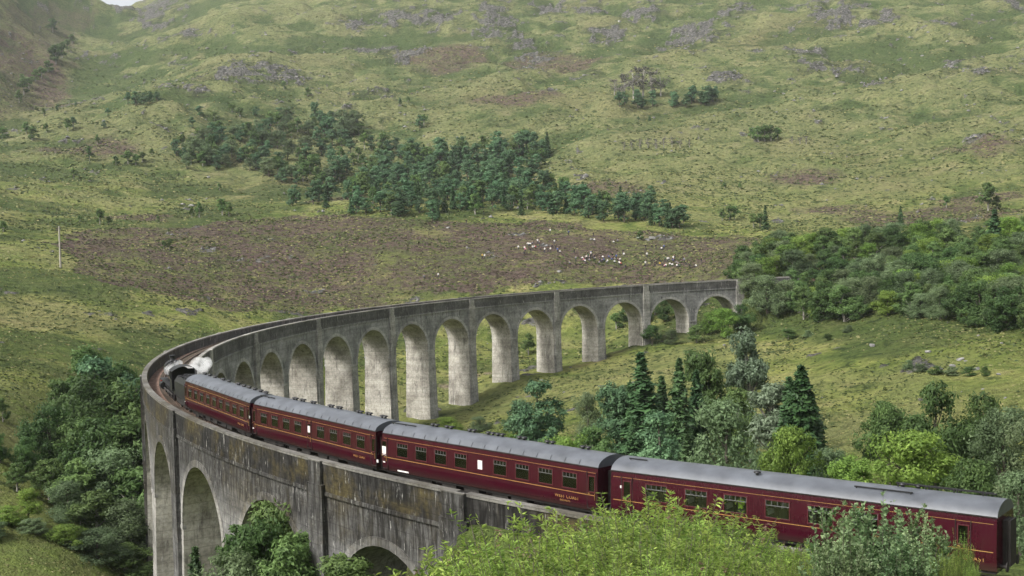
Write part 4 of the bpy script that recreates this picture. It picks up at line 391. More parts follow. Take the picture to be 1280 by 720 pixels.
# ---------------------------------------------------------------- the ground: one sheet out to the ridges and all round
def make_ground():
    fine = np.linspace(-0.50, 0.50, 840)
    coarse = np.concatenate([-0.5-np.cumsum(np.linspace(0.004, 0.2, 25)), ])[::-1]
    coarse = coarse[coarse > -math.pi+0.02]
    az = np.concatenate([[-math.pi], coarse, fine, -coarse[::-1]])
    r = [7.0]
    while r[-1] < 3600:
        k = 1.0105 if r[-1] < 300 else (1.0062 if r[-1] < 1700 else 1.012)
        r.append(r[-1]*k)
    r = np.array([0.01]+r); A, Rr = np.meshgrid(az, r)
    X = CAM_POS[0] + Rr*np.cos(YAW+A); Y = CAM_POS[1] + Rr*np.sin(YAW+A)
    Z = height(X, Y); he, rk, zone = masks(X, Y); D = np.hypot(X-CAM_POS[0], Y-CAM_POS[1])
    n, m = X.shape
    i = np.arange(n-1)[:, None]*m; j = np.arange(m)[None, :]; j2 = (j+1) % m
    F = np.stack([i+j, i+j2, i+m+j2, i+m+j], -1).reshape(-1, 4)[:, ::-1]
    lush = np.clip(sstep(330, 120, D)*0.5 + sstep(0.1, 0.5, fbm(X/40, Y/40, 3, 61))*0.5*sstep(900, 400, D), 0, 0.8)
    dirt = np.zeros_like(X)
    for px, py, rad in PATHS: dirt = np.maximum(dirt, sstep(1.2, 0.6, np.hypot(X-px, Y-py)/rad))
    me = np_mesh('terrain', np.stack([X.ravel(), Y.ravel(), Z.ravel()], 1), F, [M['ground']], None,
                 [('heather', he.ravel()), ('rock', rk.ravel()), ('far', sstep(450, 900, D).ravel()), ('lush', lush.ravel()), ('hollow', np.clip(.5-.9*fbm(X/42, Y/42, 3, 2)-.55*fbm(X/130, Y/130, 3, 1), 0, 1).ravel()), ('crag_shade', (np.clip(zone*1.3, 0, 1)*sstep(450, 800, D)).ravel()), ('dirt', dirt.ravel())], True)
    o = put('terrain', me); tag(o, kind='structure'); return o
PATHS = [(-100.0, 150.0, 2.2), (-96.0, 152.5, 2.0), (-92.0, 154.0, 1.8), (-110.0, 143.0, 2.0), (-105.0, 147.0, 2.0)]
make_ground()

def scatter(name, n, seed, where, size, shape, mat_, lo=200, hi=1500, azr=.43):
    """low ground cover too fine to count, joined into one sheet of small clumps"""
    rng = np.random.default_rng(seed); az = rng.uniform(-azr, azr, n*4); d = np.exp(rng.uniform(math.log(lo), math.log(hi), n*4))
    x = CAM_POS[0]+d*np.cos(YAW+az); y = CAM_POS[1]+d*np.sin(YAW+az); k = where(x, y, d, rng); x, y, d = x[k][:n], y[k][:n], d[k][:n]; m = len(x)
    z = height(x, y); s = size*rng.uniform(.5, 1.5, m)*np.clip(d/500, .28, 1.7); C = np.stack([x, y, z], 1)
    if shape == 'tuft':
        V = []; T = []; tb = rng.random(m)
        for q in range(3):
            a = rng.uniform(0, 6.28, m); r = s*rng.uniform(.2, .9, m); c = C+np.stack([r*np.cos(a), r*np.sin(a), s*.18], 1); b = a+rng.normal(1.57, .7, m); w_ = s*rng.uniform(.5, 1.0, m)
            e = np.stack([np.cos(b)*w_, np.sin(b)*w_, 0*w_], 1); u = np.stack([-np.cos(a)*s*.25, -np.sin(a)*s*.25, s*rng.uniform(.18, .45, m)], 1)
            V.append(np.stack([c-e-u*.9, c+e-u*.9, c+e*.5+u, c-e*.5+u], 1)); T.append(np.clip(tb+rng.normal(0, .15, m), 0, 1))
        V = np.stack(V, 1).reshape(-1, 3); me = np_mesh(name, V, np.arange(len(V), dtype=np.int32).reshape(-1, 4), [mat_], None, [('tint', np.repeat(np.stack(T, 1).ravel(), 4))])
    else:
        V = []
        for dx, dy, dz in ((1, 0, 0), (0, 1, 0), (-1, 0, 0), (0, -1, 0), (.1, .1, .8)):
            j_ = rng.uniform(.6, 1.3, (m, 3)); V.append(C+np.stack([dx*s, dy*s, dz*s-.15*s], 1)*j_)
        V = np.stack(V, 1).reshape(-1, 3); o = np.arange(m)[:, None]*5; F = np.concatenate([o+np.array([[0, 1, 4]]), o+np.array([[1, 2, 4]]), o+np.array([[2, 3, 4]]), o+np.array([[3, 0, 4]])]); me = np_mesh(name, V, F, [mat_])
    o = put(name, me); tag(o, kind='stuff'); return o
M['stone'] = simple('pale_stone', (0.15, 0.147, 0.14), .9, .15, 0, .5, .35)
off_line = lambda x, y: np.abs(np.hypot(x, y)-RAD) > 6
def in_heather(x, y, d, rng): h = masks(x, y)[0]; return (h*rng.random(len(x)) > .35) & off_line(x, y)
scatter('heather_clumps', 26000, 1, in_heather, .42, 'tuft', mat_leaf('heather_twigs', (0.034, 0.036, 0.020), (0.150, 0.112, 0.092), .1, .15), 330, 1400)
def on_bracken(x, y, d, rng): n = fbm(x/26, y/26, 4, 71, .6); return (n+.7*rng.random(len(x)) > .42) & off_line(x, y)
scatter('bracken_clumps', 42000, 2, on_bracken, .58, 'tuft', mat_leaf('bracken_fronds', (0.034, 0.060, 0.020), (0.120, 0.150, 0.055), .1, .25), 215, 1500)
def on_tussock(x, y, d, rng): n = fbm(x/30, y/30, 4, 73, .6); return (n+.8*rng.random(len(x)) > .40) & off_line(x, y)
scatter('grass_tussocks', 30000, 3, on_tussock, .5, 'tuft', mat_leaf('pale_moor_grass', (0.130, 0.155, 0.054), (0.270, 0.265, 0.120), .1, .3), 130, 1300)
def on_rock(x, y, d, rng): h, rk, zn = masks(x, y); return (rk+zn*.6+.35*rng.random(len(x)) > .78) & off_line(x, y)
scatter('scattered_stones', 6500, 4, on_rock, .8, 'stone', M['stone'], 400, 1600)

# ---------------------------------------------------------------- the viaduct (s = metres along from the far end, o = across, outward, z = height over the far parapet top)
def vp(s, o, z, lift=True):
    a = A0 + s/RAD; r = RAD + o; return (r*math.cos(a), r*math.sin(a), z + (GRAD*s if lift else 0))
class RB(MB):
    """MB in viaduct coordinates, remembers (s, o, z) as the attribute 'run' and a moss weight"""
    def __init__(s): super().__init__(); s.run = []
    def addr(s, pts, fs, mi=0):
        base = len(s.v); s.add([vp(*p) for p in pts], fs, mi); s.run += pts
    def grid(s, rows, mi=0, flip=False):
        n = len(rows); m = len(rows[0]); pts = [p for r in rows for p in r]; fs = []
        for i in range(n-1):
            for j in range(m-1):
                q = (i*m+j, i*m+j+1, (i+1)*m+j+1, (i+1)*m+j); fs.append(q[::-1] if flip else q)
        s.addr(pts, fs, mi)
    def bar(s, s0, s1, o0, o1, z0, z1, n=6, mi=0, dz=None):
        """box swept along the curve"""
        ss = [s0+(s1-s0)*k/n for k in range(n+1)]
        prof = [(o0, z0), (o1, z0), (o1, z1), (o0, z1), (o0, z0)]
        s.grid([[(t, o, z) for o, z in prof] for t in ss], mi, True)
        for t, fl in ((s0, False), (s1, True)):
            q = [(t, o, z) for o, z in prof[:4]]; s.addr(q, [(0, 1, 2, 3) if not fl else (3, 2, 1, 0)], mi)
    def build(s, name, mats, parent=None):
        if not isinstance(mats, (list, tuple)): mats = [mats]
        me = s.mesh(name, mats); a = me.attributes.new('run', 'FLOAT_VECTOR', 'POINT')
        a.data.foreach_set('vector', np.array([(p[0], p[1], p[2]) for p in s.run], np.float32).ravel())
        mo = [(max(0.0, min(1.0, (p[0]-200)/60)) if p[1] > 0 else .04)*max(.42, min(1, (p[2]+9)/4)) for p in s.run]   # the convex side is the blackened one
        b = me.attributes.new('moss', 'FLOAT', 'POINT'); b.data.foreach_set('value', np.array(mo, np.float32))
        return put(name, me, parent)
SP = [k*PITCHS + {19: .2, 20: .8, 21: .6}.get(k, 0) for k in range(NSPAN+1)]      # centres of the piers
HP = PITCHS/2-6.72
AR = 6.72                                     # arch radius
ZSP = -CROWN-AR                               # springing
PAR_BOT = -2.25
RAIL_Z = -0.95                                # top of rail under the parapet top
def ground_at(x, y): return float(height(np.array([x]), np.array([y]))[0])
def make_viaduct():
    root = empty('viaduct')
    tag(root, 'long curved grey concrete railway viaduct of twenty one round arches', 'viaduct')
    F = HW-0.14                               # spandrel face
    ns = 20
    for k in range(NSPAN):
        sa, sb = SP[k], SP[k+1]; c = (sa+sb)/2; AH = (sb-sa)/2-HP; ZC = ZSP - {20: .65, 19: .1}.get(k, 0)
        def ax(t, o): return c + (AH + .03 - .26*(1+o/F))*math.cos(t)      # the openings narrow towards the outside of the curve
        b = RB()
        ang = [math.pi - math.pi*i/ns for i in range(ns+1)]
        def xs(o): return [sa]+[ax(t, o) for t in ang]+[sb]
        zs = [ZC]+[ZC+AR*math.sin(t) for t in ang]+[ZC]
        for side in (1, -1):
            o = F*side
            rows = []
            for x, z in zip(xs(o), zs): rows.append([(x, o, z+(PAR_BOT-z)*q/4) for q in range(5)])
            b.grid(rows, 0, side > 0)
        b.grid([[(x, o, PAR_BOT) for o in (-F, F)] for x in (sa, c, sb)], 0, True)
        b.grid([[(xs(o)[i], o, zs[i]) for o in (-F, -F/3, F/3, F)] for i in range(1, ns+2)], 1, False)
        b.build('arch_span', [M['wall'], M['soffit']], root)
        # ring of the arch, proud of both faces
        for side in (1, -1):
            g = RB(); o0, o1 = F*side, (F+0.07)*side; th = 0.62
            rows = []
            for t in ang:
                ci, si = math.cos(t), math.sin(t)
                xi = ax(t, o0)-.03*ci; xo = ax(t, o0)+th*ci; zi = ZC+(AR-.03)*si; zo = ZC+(AR+th)*si
                rows.append([(xo, o0, zo), (xo, o1, zo), (xi, o1, zi), (xi, o0, zi)])
            g.grid(rows, 0, side < 0); g.build('arch_ring', M['ring'], root)
        # parapets with coping
        for side in (1, -1):
            p = RB(); a_, b_ = sorted(((HW-0.5)*side, (HW-0.03)*side)); p.bar(sa, sb, a_, b_, PAR_BOT+0.003, -0.2, 6); po = p.build('parapet', M['wall_dark'], root)
            q = RB(); a_, b_ = sorted(((HW-0.56)*side, (HW+0.05)*side)); q.bar(sa+0.012, sb-0.012, a_, b_, -0.2, 0.0, 6); q.build('coping', M['coping'], po)
            w_ = RB(); a_, b_ = sorted(((HW-0.14)*side, (HW+0.04)*side)); w_.bar(sa, sb, a_, b_, PAR_BOT-0.28, PAR_BOT, 6); w_.build('string_course', M['wall'], root)
    for k in range(0, NSPAN+1):
        s0 = SP[k]; big = (k % 2 == 0 or k == NSPAN); end = k in (0, NSPAN)
        x, y, z = vp(s0, 0, 0)
        zb = min(ground_at(*vp(s0, o, 0)[:2]) for o in (-4, 0, 4)) - 2.5 - GRAD*s0
        if end: zb = min(zb, ZSP-4)
        hw = PITCHS/2-AR + 0.0
        if not end:
            b = RB(); n = 8; rows = []
            h = ZSP-zb   # the last arch springs a little lower; the pier top stays inside its haunch
            for i in range(n+1):
                t = i/n; zz = ZSP-h*t; e = hw+0.018*h*t-0.012; f = F-0.012+0.02*h*t
                eo = e+.52; em = e+.26
                rows.append([(s0+dx, o, zz) for dx, o in ((-e, -f), (-em, 0), (-eo, f), (0, f), (eo, f), (em, 0), (e, -f), (0, -f), (-e, -f))])
            b.grid(rows, 0, False)
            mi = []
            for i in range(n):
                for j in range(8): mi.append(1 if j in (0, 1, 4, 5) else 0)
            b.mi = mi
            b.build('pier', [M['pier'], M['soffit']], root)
            cb = RB()                                             # impost band at the springing
            for sd in (-1, 1): cb.bar(s0-hw-0.06-(.5 if sd > 0 else 0), s0+hw+0.06+(.5 if sd > 0 else 0), sorted((sd*(F-0.3), sd*(F+0.09)))[0], sorted((sd*(F-0.3), sd*(F+0.09)))[1], ZSP-0.35, ZSP, 2)
            cb.build('impost', M['ring'], root)
        if big:
            for side in (1, -1):
                if end and False: continue
                p = RB(); wv = 1.05 if not end else 1.3
                zlow = zb if not end else min(zb, ZSP-6)
                a_, b_ = sorted(((F-0.2)*side, (HW+0.30)*side))
                p.bar(s0-wv, s0+wv, a_, b_, zlow, PAR_BOT+0.5, 2); p.bar(s0-wv*0.8, s0+wv*0.8, a_, sorted(((F-0.2)*side, (HW+0.24)*side))[1] if side > 0 else b_, PAR_BOT+0.5, -0.06, 2) if side > 0 else p.bar(s0-wv*0.8, s0+wv*0.8, -(HW+0.24), b_, PAR_BOT+0.5, -0.06, 2)
                po = p.build('pilaster', M['wall'] if side > 0 else M['pier'], root)
                q = RB(); a_, b_ = sorted(((HW+0.053)*side, (HW+0.28)*side)); q.bar(s0-wv*.8-.05, s0+wv*.8+.05, a_, b_, -0.06, 0.03, 2); q.build('pilaster_cap', M['coping'], po)
    # abutments beyond both ends
    for s0, s1 in ((-22, -1.5), (S_END+1.5, S_END+26)):
        b = RB(); b.bar(s0, s1, -F, F, -16, PAR_BOT, 8); b.build('abutment', M['wall'], root)
        for side in (1, -1):
            p = RB(); a_, b_ = sorted(((HW-0.5)*side, (HW-0.03)*side)); p.bar(s0, s1, a_, b_, PAR_BOT+0.003, -0.2, 8); po = p.build('parapet', M['wall_dark'], root)
            q = RB(); a_, b_ = sorted(((HW-0.56)*side, (HW+0.05)*side)); q.bar(s0, s1, a_, b_, -0.2, 0.0, 8); q.build('coping', M['coping'], po)
    return root
make_viaduct()

def make_track():
    root = empty('railway_track', vp(S_END/2, 0, RAIL_Z-0.6)); inv = root.matrix_basis.inverted()
    tag(root, 'single railway track on reddish brown ballast along the viaduct deck', 'railway track')
    def ch(o): o.matrix_parent_inverse = inv; return o
    s0, s1 = -185, 460; n = 260
    ss = [s0+(s1-s0)*i/n for i in range(n+1)]
    b = RB(); rng = random.Random(2)
    prof = [(-2.72, -0.62), (-2.1, -0.55), (-1.5, -0.22), (-0.72, -0.2), (0.72, -0.2), (1.5, -0.22), (2.1, -0.55), (2.72, -0.62)]
    b.grid([[(s, o, RAIL_Z+z+rng.uniform(-.02, .02)) for o, z in prof] for s in ss], 0, True); ch(tag(b.build('ballast_bed', M['ballast'], root)))
    for o in (-0.7175, 0.7175):
        r = RB(); r.bar(s0, s1, o-0.035, o+0.035, RAIL_Z-0.15, RAIL_Z, n); ch(r.build('rail', M['rail'], root))
    sl_ = RB(); s = -40.0
    while s < 395:
        pts = [(s-.125, -1.3, RAIL_Z-.26), (s+.125, -1.3, RAIL_Z-.26), (s+.125, 1.3, RAIL_Z-.26), (s-.125, 1.3, RAIL_Z-.26), (s-.125, -1.3, RAIL_Z-.155), (s+.125, -1.3, RAIL_Z-.155), (s+.125, 1.3, RAIL_Z-.155), (s-.125, 1.3, RAIL_Z-.155)]
        sl_.addr(pts, [(4, 5, 6, 7), (0, 1, 5, 4), (1, 2, 6, 5), (2, 3, 7, 6), (3, 0, 4, 7)]); s += 0.7
    ch(tag(sl_.build('sleepers', M['sleeper'], root), kind='stuff'))
make_track()

# ---------------------------------------------------------------- the train: four maroon coaches and a steam locomotive on the curve
def on_track(s, up=0.0, across=0.0):
    x, y, z = vp(s, across, RAIL_Z+up); a = A0+s/RAD
    return (x, y, z), (0, -math.atan(GRAD), a+math.pi/2)
SIDE = [(0.88, 1.36), (1.15, 1.425), (1.55, 1.465), (1.98, 1.475), (2.30, 1.47), (2.62, 1.455), (2.98, 1.43), (3.30, 1.395), (3.47, 1.37)]
def half_w(z): return float(np.interp(z, [p[0] for p in SIDE], [p[1] for p in SIDE]))
WB, WT = 1.98, 2.98
def text_mesh(txt, size, depth=0.0):
    cu = bpy.data.curves.new('lettering', 'FONT'); cu.body = txt; cu.size = size; cu.extrude = 0.004; cu.space_character = 1.1
    o = bpy.data.objects.new('lettering', cu); COL.objects.link(o); dg = bpy.context.evaluated_depsgraph_get()
    me = bpy.data.meshes.new_from_object(o.evaluated_get(dg)); bpy.data.objects.remove(o); me.materials.clear(); me.materials.append(M['yellow_line']); return me
def window_parts(wdt, hgt):
    """frame, glass and sliding ventilator, made for a window centred on the origin in the x-z plane, outside towards -y"""
    f = MB(); t = 0.055
    for x0, x1, z0, z1 in ((-wdt/2, wdt/2, -hgt/2, -hgt/2+t), (-wdt/2, wdt/2, hgt/2-t, hgt/2), (-wdt/2, -wdt/2+t, -hgt/2+t, hgt/2-t), (wdt/2-t, wdt/2, -hgt/2+t, hgt/2-t)): f.box(x0, x1, -0.022, 0.05, z0, z1)
    p = MB(); p.box(-wdt/2+t, wdt/2-t, 0.012, 0.02, -hgt/2+t, hgt/2-t)
    v = MB(); z0 = hgt*0.17
    v.box(-wdt/2+t, wdt/2-t, -0.016, 0.008, z0, z0+0.035)
    n = 4 if wdt > 1 else 2
    for k in range(n+1):
        x = -wdt/2+t+0.012+(wdt-2*t-0.024)*k/n; v.box(x-0.014, x+0.014, -0.014, 0.008, z0+0.035, hgt/2-t)
    return f.mesh('window', [M['frame']]), p.mesh('pane', [M['glass']]), v.mesh('ventilator', [M['alu']])
WIN = {w: window_parts(w, WT-WB) for w in (1.25, 0.62, 1.45)}
def vent_mesh():
    b = MB(); b.tube([(0, 0, 0), (0, 0, 0.13)], [0.09, 0.09], 8); b.tube([(0, 0, 0.13), (0, 0, 0.20), (0, 0, 0.24)], [0.2, 0.2, 0.08], 10); return b.mesh('roof_vent', [M['black']])
VENT = vent_mesh()
def roof_z(y): return 3.47 + 0.63*math.sqrt(max(0, 1-(y/1.42)**2))**1.15
def bogie(parent, x):
    b = MB()
    for sd in (-1, 1): b.box(x-1.75, x+1.75, sd*1.0-0.06, sd*1.0+0.06, 0.42, 0.66); b.box(x-.45, x+.45, sd*1.02-.1, sd*1.02+.1, 0.25, 0.75)
    b.box(x-0.3, x+0.3, -1, 1, 0.45, 0.7); o = b.build('bogie', M['grime'], parent)
    for dx in (-1.3, 1.3):
        w_ = MB()
        w_.tube([(x+dx, -0.84, 0.48), (x+dx, -0.71, 0.48)], 0.46, 14); w_.tube([(x+dx, 0.71, 0.48), (x+dx, 0.84, 0.48)], 0.46, 14); w_.tube([(x+dx, -.8, .48), (x+dx, .8, .48)], .07, 6)
        w_.build('wheelset', M['grime'], o)
def make_coach(s, CL, label, wins, doors, notices, lettering, vents, rails, seats=True):
    """wins: (x, width); doors: x of door centres; +x is the rear, -y the side seen"""
    loc, rot = on_track(s); root = empty('railway_coach', loc, rot)
    tag(root, label, 'railway coach', 'maroon coaches of the steam train')
    L = CL/2
    body = MB()
    xs = {-L, L}
    for x, wd in wins: xs |= {round(x-wd/2, 3), round(x+wd/2, 3)}
    for x in doors: xs |= {round(x-.27, 3), round(x+.27, 3)}
    xs = sorted(xs); zs = [p[0] for p in SIDE]
    holes = [(x-wd/2, x+wd/2) for x, wd in wins] + [(x-.27, x+.27) for x in doors]
    for sd in (-1, 1):
        for i in range(len(xs)-1):
            xm = (xs[i]+xs[i+1])/2; hol = any(a < xm < b for a, b in holes)
            for j in range(len(zs)-1):
                if hol and zs[j] >= WB-.001 and zs[j+1] <= WT+.001: continue
                q = [(xs[i], sd*half_w(zs[j]), zs[j]), (xs[i+1], sd*half_w(zs[j]), zs[j]), (xs[i+1], sd*half_w(zs[j+1]), zs[j+1]), (xs[i], sd*half_w(zs[j+1]), zs[j+1])]
                body.add(q, [(0, 1, 2, 3) if sd < 0 else (3, 2, 1, 0)], 0, False)
    for x, sg in ((-L, -1), (L, 1)):                              # ends
        out = [(x, -half_w(z), z) for z in zs]+[(x, y, roof_z(y)-.02) for y in np.linspace(-1.3, 1.3, 9)]+[(x, half_w(z), z) for z in zs[::-1]]
        body.add(out, [tuple(range(len(out))) if sg < 0 else tuple(range(len(out)-1, -1, -1))], 0)
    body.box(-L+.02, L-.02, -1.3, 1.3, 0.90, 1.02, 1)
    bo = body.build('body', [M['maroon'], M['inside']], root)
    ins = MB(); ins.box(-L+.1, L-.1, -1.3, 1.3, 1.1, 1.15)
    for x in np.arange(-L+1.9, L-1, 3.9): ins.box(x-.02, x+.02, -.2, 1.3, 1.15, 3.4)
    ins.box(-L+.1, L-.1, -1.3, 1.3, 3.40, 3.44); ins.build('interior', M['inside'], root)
    if seats:
        st = MB(); cov = MB()
        for x, wd in wins:
            if wd < 1: continue
            for dx in (-0.78, 0.78):
                for y0, y1 in ((-1.28, -.35), (.35, 1.28)): st.box(x+dx-.1, x+dx+.1, y0, y1, 1.15, 2.28); cov.box(x+dx-.115, x+dx+.115, y0+.12, y1-.12, 2.06, 2.31)
            st.box(x-.35, x+.35, -1.28, -.55, 1.80, 1.84)
        st.build('seats', M['seat'], root); cov.build('head_covers', M['white'], root)
    rf = MB(); ys = np.linspace(-1.42, 1.42, 17); n = 14
    rows = [[(x, y, roof_z(y)) for y in ys] for x in np.linspace(-L-.02, L+.02, n)]
    rf.add([p for r in rows for p in r], [(i*17+j, (i+1)*17+j, (i+1)*17+j+1, i*17+j+1) for i in range(n-1) for j in range(16)], 0, True)
    for sg in (-1, 1):
        e = rows[0] if sg < 0 else rows[-1]; rf.add(e, [tuple(range(17)) if sg < 0 else tuple(range(16, -1, -1))], 0)
    ro = rf.build('roof', M['roof'], root)
    if len(vents) > 4:
        for x in np.arange(-L+0.9, L-.5, 1.18):                       # strap ribs along the gutter
            r = MB(); pts = [(x, y, roof_z(y)+.012) for y in (-1.405, -1.37, -1.30, -1.2)]; r.tube(pts, .022, 5); r.build('roof_strap', M['roof'], ro)
    for x, y in vents:
        o = put('roof_vent', VENT, ro); o.location = (x, y, roof_z(y)-.02)
    for x0, x1, y, h in rails:
        r = MB(); r.box(x0, x1, y-.035, y+.035, roof_z(y)+h, roof_z(y)+h+.06)
        for x in np.arange(x0+.1, x1, 1.4): r.box(x-.03, x+.03, y-.03, y+.03, roof_z(y)-.05, roof_z(y)+h)
        r.build('roof_rail', M['black'], ro)
    gut = MB()
    for sd in (-1, 1): gut.box(-L, L, sd*1.395-.03, sd*1.395+.03, 3.46, 3.51)
    gut.build('gutter', M['grime'], root)
    ln = MB()
    for z, hh in ((1.80, .035), (3.14, .018)):
        ln.box(-L+.15, L-.15, -half_w(z)-.006, -half_w(z)+.02, z, z+hh); ln.box(-L+.15, L-.15, half_w(z)-.02, half_w(z)+.006, z, z+hh)
    ln.build('lining', M['yellow_line'], root)
    for sd in (-1, 1):
        for x, wd in wins:
            f, p, v = WIN[wd]; zc = (WB+WT)/2
            o = put('window', f, root, (x, sd*half_w(zc), zc), (R_(-1.9)*(1 if sd < 0 else 1), 0, 0 if sd < 0 else math.pi))
            put('pane', p, o)
            if wd > 1: put('ventilator', v, o)
        for x in doors:
            d = MB(); y = half_w(1.6)+.008
            for dx in (-.36, .36): d.box(x+dx-.012, x+dx+.012, -y-.003, -y+.06, 1.0, 3.2)
            d.box(x-.36, x+.36, -y-.003, -y+.03, 1.0, 1.03)
            if sd > 0: d.v = [(a, -b, c) for a, b, c in d.v]
            do = d.build('door', M['grime'], root)
            f, p, v = WIN[0.62]; zc = (WB+WT)/2
            q = put('door_window', f, do, (x, sd*half_w(zc), zc), (R_(-1.9), 0, 0 if sd < 0 else math.pi)); q.scale = (.88, 1, 1)
            pp = put('door_pane', p, do, (x, sd*half_w(zc), zc), (R_(-1.9), 0, 0 if sd < 0 else math.pi)); pp.scale = (.88, 1, 1)
            h = MB(); h.tube([(x+.28, sd*(y+.05), 1.55), (x+.28, sd*(y+.05), 1.95)], .022, 6); h.tube([(x-.25, sd*(y+.02), 1.92), (x-.12, sd*(y+.05), 1.92)], .03, 6); h.build('handle', M['brass'], do)
    for x, z, w_, h_ in notices:
        b = MB(); b.box(x-w_/2, x+w_/2, -half_w(z)-.012, -half_w(z)+.03, z-h_/2, z+h_/2); b.build('notice', M['white'], root)
    for x, z, txt, size in lettering:
        for word in txt.split():
            me = text_mesh(word, size); put('lettering', me, root, (x, -half_w(z)-.012, z), (R_(90), 0, 0)); x += max(v.co.x for v in me.vertices)+size*.38
    for sg in (-1, 1):                                           # corridor connection and buffers
        g = MB()
        for k in range(5): g.box(sg*(L+.04+.075*k)-.03, sg*(L+.04+.075*k)+.03, -.5+.02*(k % 2), .5-.02*(k % 2), 1.0, 3.2-.02*(k % 2))
        g.build('gangway_bellows', M['grime'], root)
        for y in (-.87, .87):
            b = MB(); b.tube([(sg*L, y, 1.06), (sg*(L+.3), y, 1.06)], .09, 8); b.tube([(sg*(L+.3), y, 1.06), (sg*(L+.36), y, 1.06)], .24, 12); b.build('buffer', M['grime'], root)
    uf = MB(); uf.box(-L+.1, L-.1, -1.25, 1.25, .72, .89)
    for x in (-3.4, -1.2, 1.5, 3.2): uf.box(x-.7, x+.7, -1.15, -.5, .35, .72); uf.box(x-.6, x+.6, .5, 1.15, .35, .72)
    for sd in (-1, 1): uf.tube([(-4.5, sd*1.05, .72), (-2.4, sd*1.05, .36), (2.4, sd*1.05, .36), (4.5, sd*1.05, .72)], .04, 6)
    uf.build('underframe', M['grime'], root)
    bogie(root, -7.0); bogie(root, 7.0)
    return root
JOIN = [288.2, 308.7, 329.0, 349.9, 372.3]       # where the coaches meet along the line
def sc(k): return ((JOIN[k]+JOIN[k+1])/2, JOIN[k+1]-JOIN[k]-.8)
ventpairs = lambda xs: [(x+d, .32) for x in xs for d in (-.22, .22)]
tso = [(x, 1.25) for x in (-7.85, -5.85, -3.85, -1.85, 1.85, 3.85, 5.85, 7.85)]
cor = [(x, 1.25) for x in (-8.1, -6.1, -4.1, -2.1, -.1, 1.9, 3.9, 5.9, 7.9)]
co1 = make_coach(*sc(0), 'maroon coach coupled right behind the steam locomotive, with nine windows', cor, (-9.7, 9.6), [(-10.05, 1.45, .22, .09), (9.9, 2.3, .2, .2)], [(6.6, 1.3, 'WEST COAST', .26)], ventpairs((-9, -7.4, -5.6, -3, -1.2, 1.6, 3.2, 4.6, 6.2, 7.8, 9.2)), [])
co2 = make_coach(*sc(1), 'second maroon coach behind the locomotive, white blinds in some windows', tso, (-9.7, 0, 9.6), [(-9.9, 1.45, .24, .09), (-.05, 2.5, .32, .5), (10.1, 1.4, .2, .2)], [(6.7, 1.3, 'WEST COAST', .26)], ventpairs((-5.6, -4.3, -2.5, .4, 1.7, 4.8, 6.1, 8.2)), [(-10.2, -7.6, -.55, .05)])
co3 = make_coach(*sc(2), 'third maroon coach behind the locomotive, white notices on its left door and middle', tso, (-9.85, 9.6), [(-9.85, 2.25, .42, .62), (0, 2.45, .42, .58), (-9.9, 1.45, .24, .09), (-7.9, 1.0, 1.2, .10)], [(6.6, 1.36, 'WEST COAST', .30), (7.0, 1.14, 'RAILWAYS', .16)], ventpairs((-6.4, -4.9, -2.6, -.8, .1, 2.1, 4.6, 7.6)), [(-10.0, -7.4, -.55, .05)])
bf = [(x, 1.45) for x in (-7.75, -5.2, -2.8, -.35, 2.05, 4.4)]
co4 = make_coach(*sc(3), 'nearest maroon coach, smooth grey roof with long black rails at its rear', bf, (-9.7, 9.25), [(-10.1, 2.6, .12, .16)], [(8.3, 1.3, 'WEST COAST', .30)], [(-1.9, -.6), (5.7, .35), (6.5, .4)], [(-10.1, -8.9, -.5, .03), (3.6, 6.6, -.75, .05), (5.4, 10.2, .25, .16), (5.4, 10.2, .75, .12)])

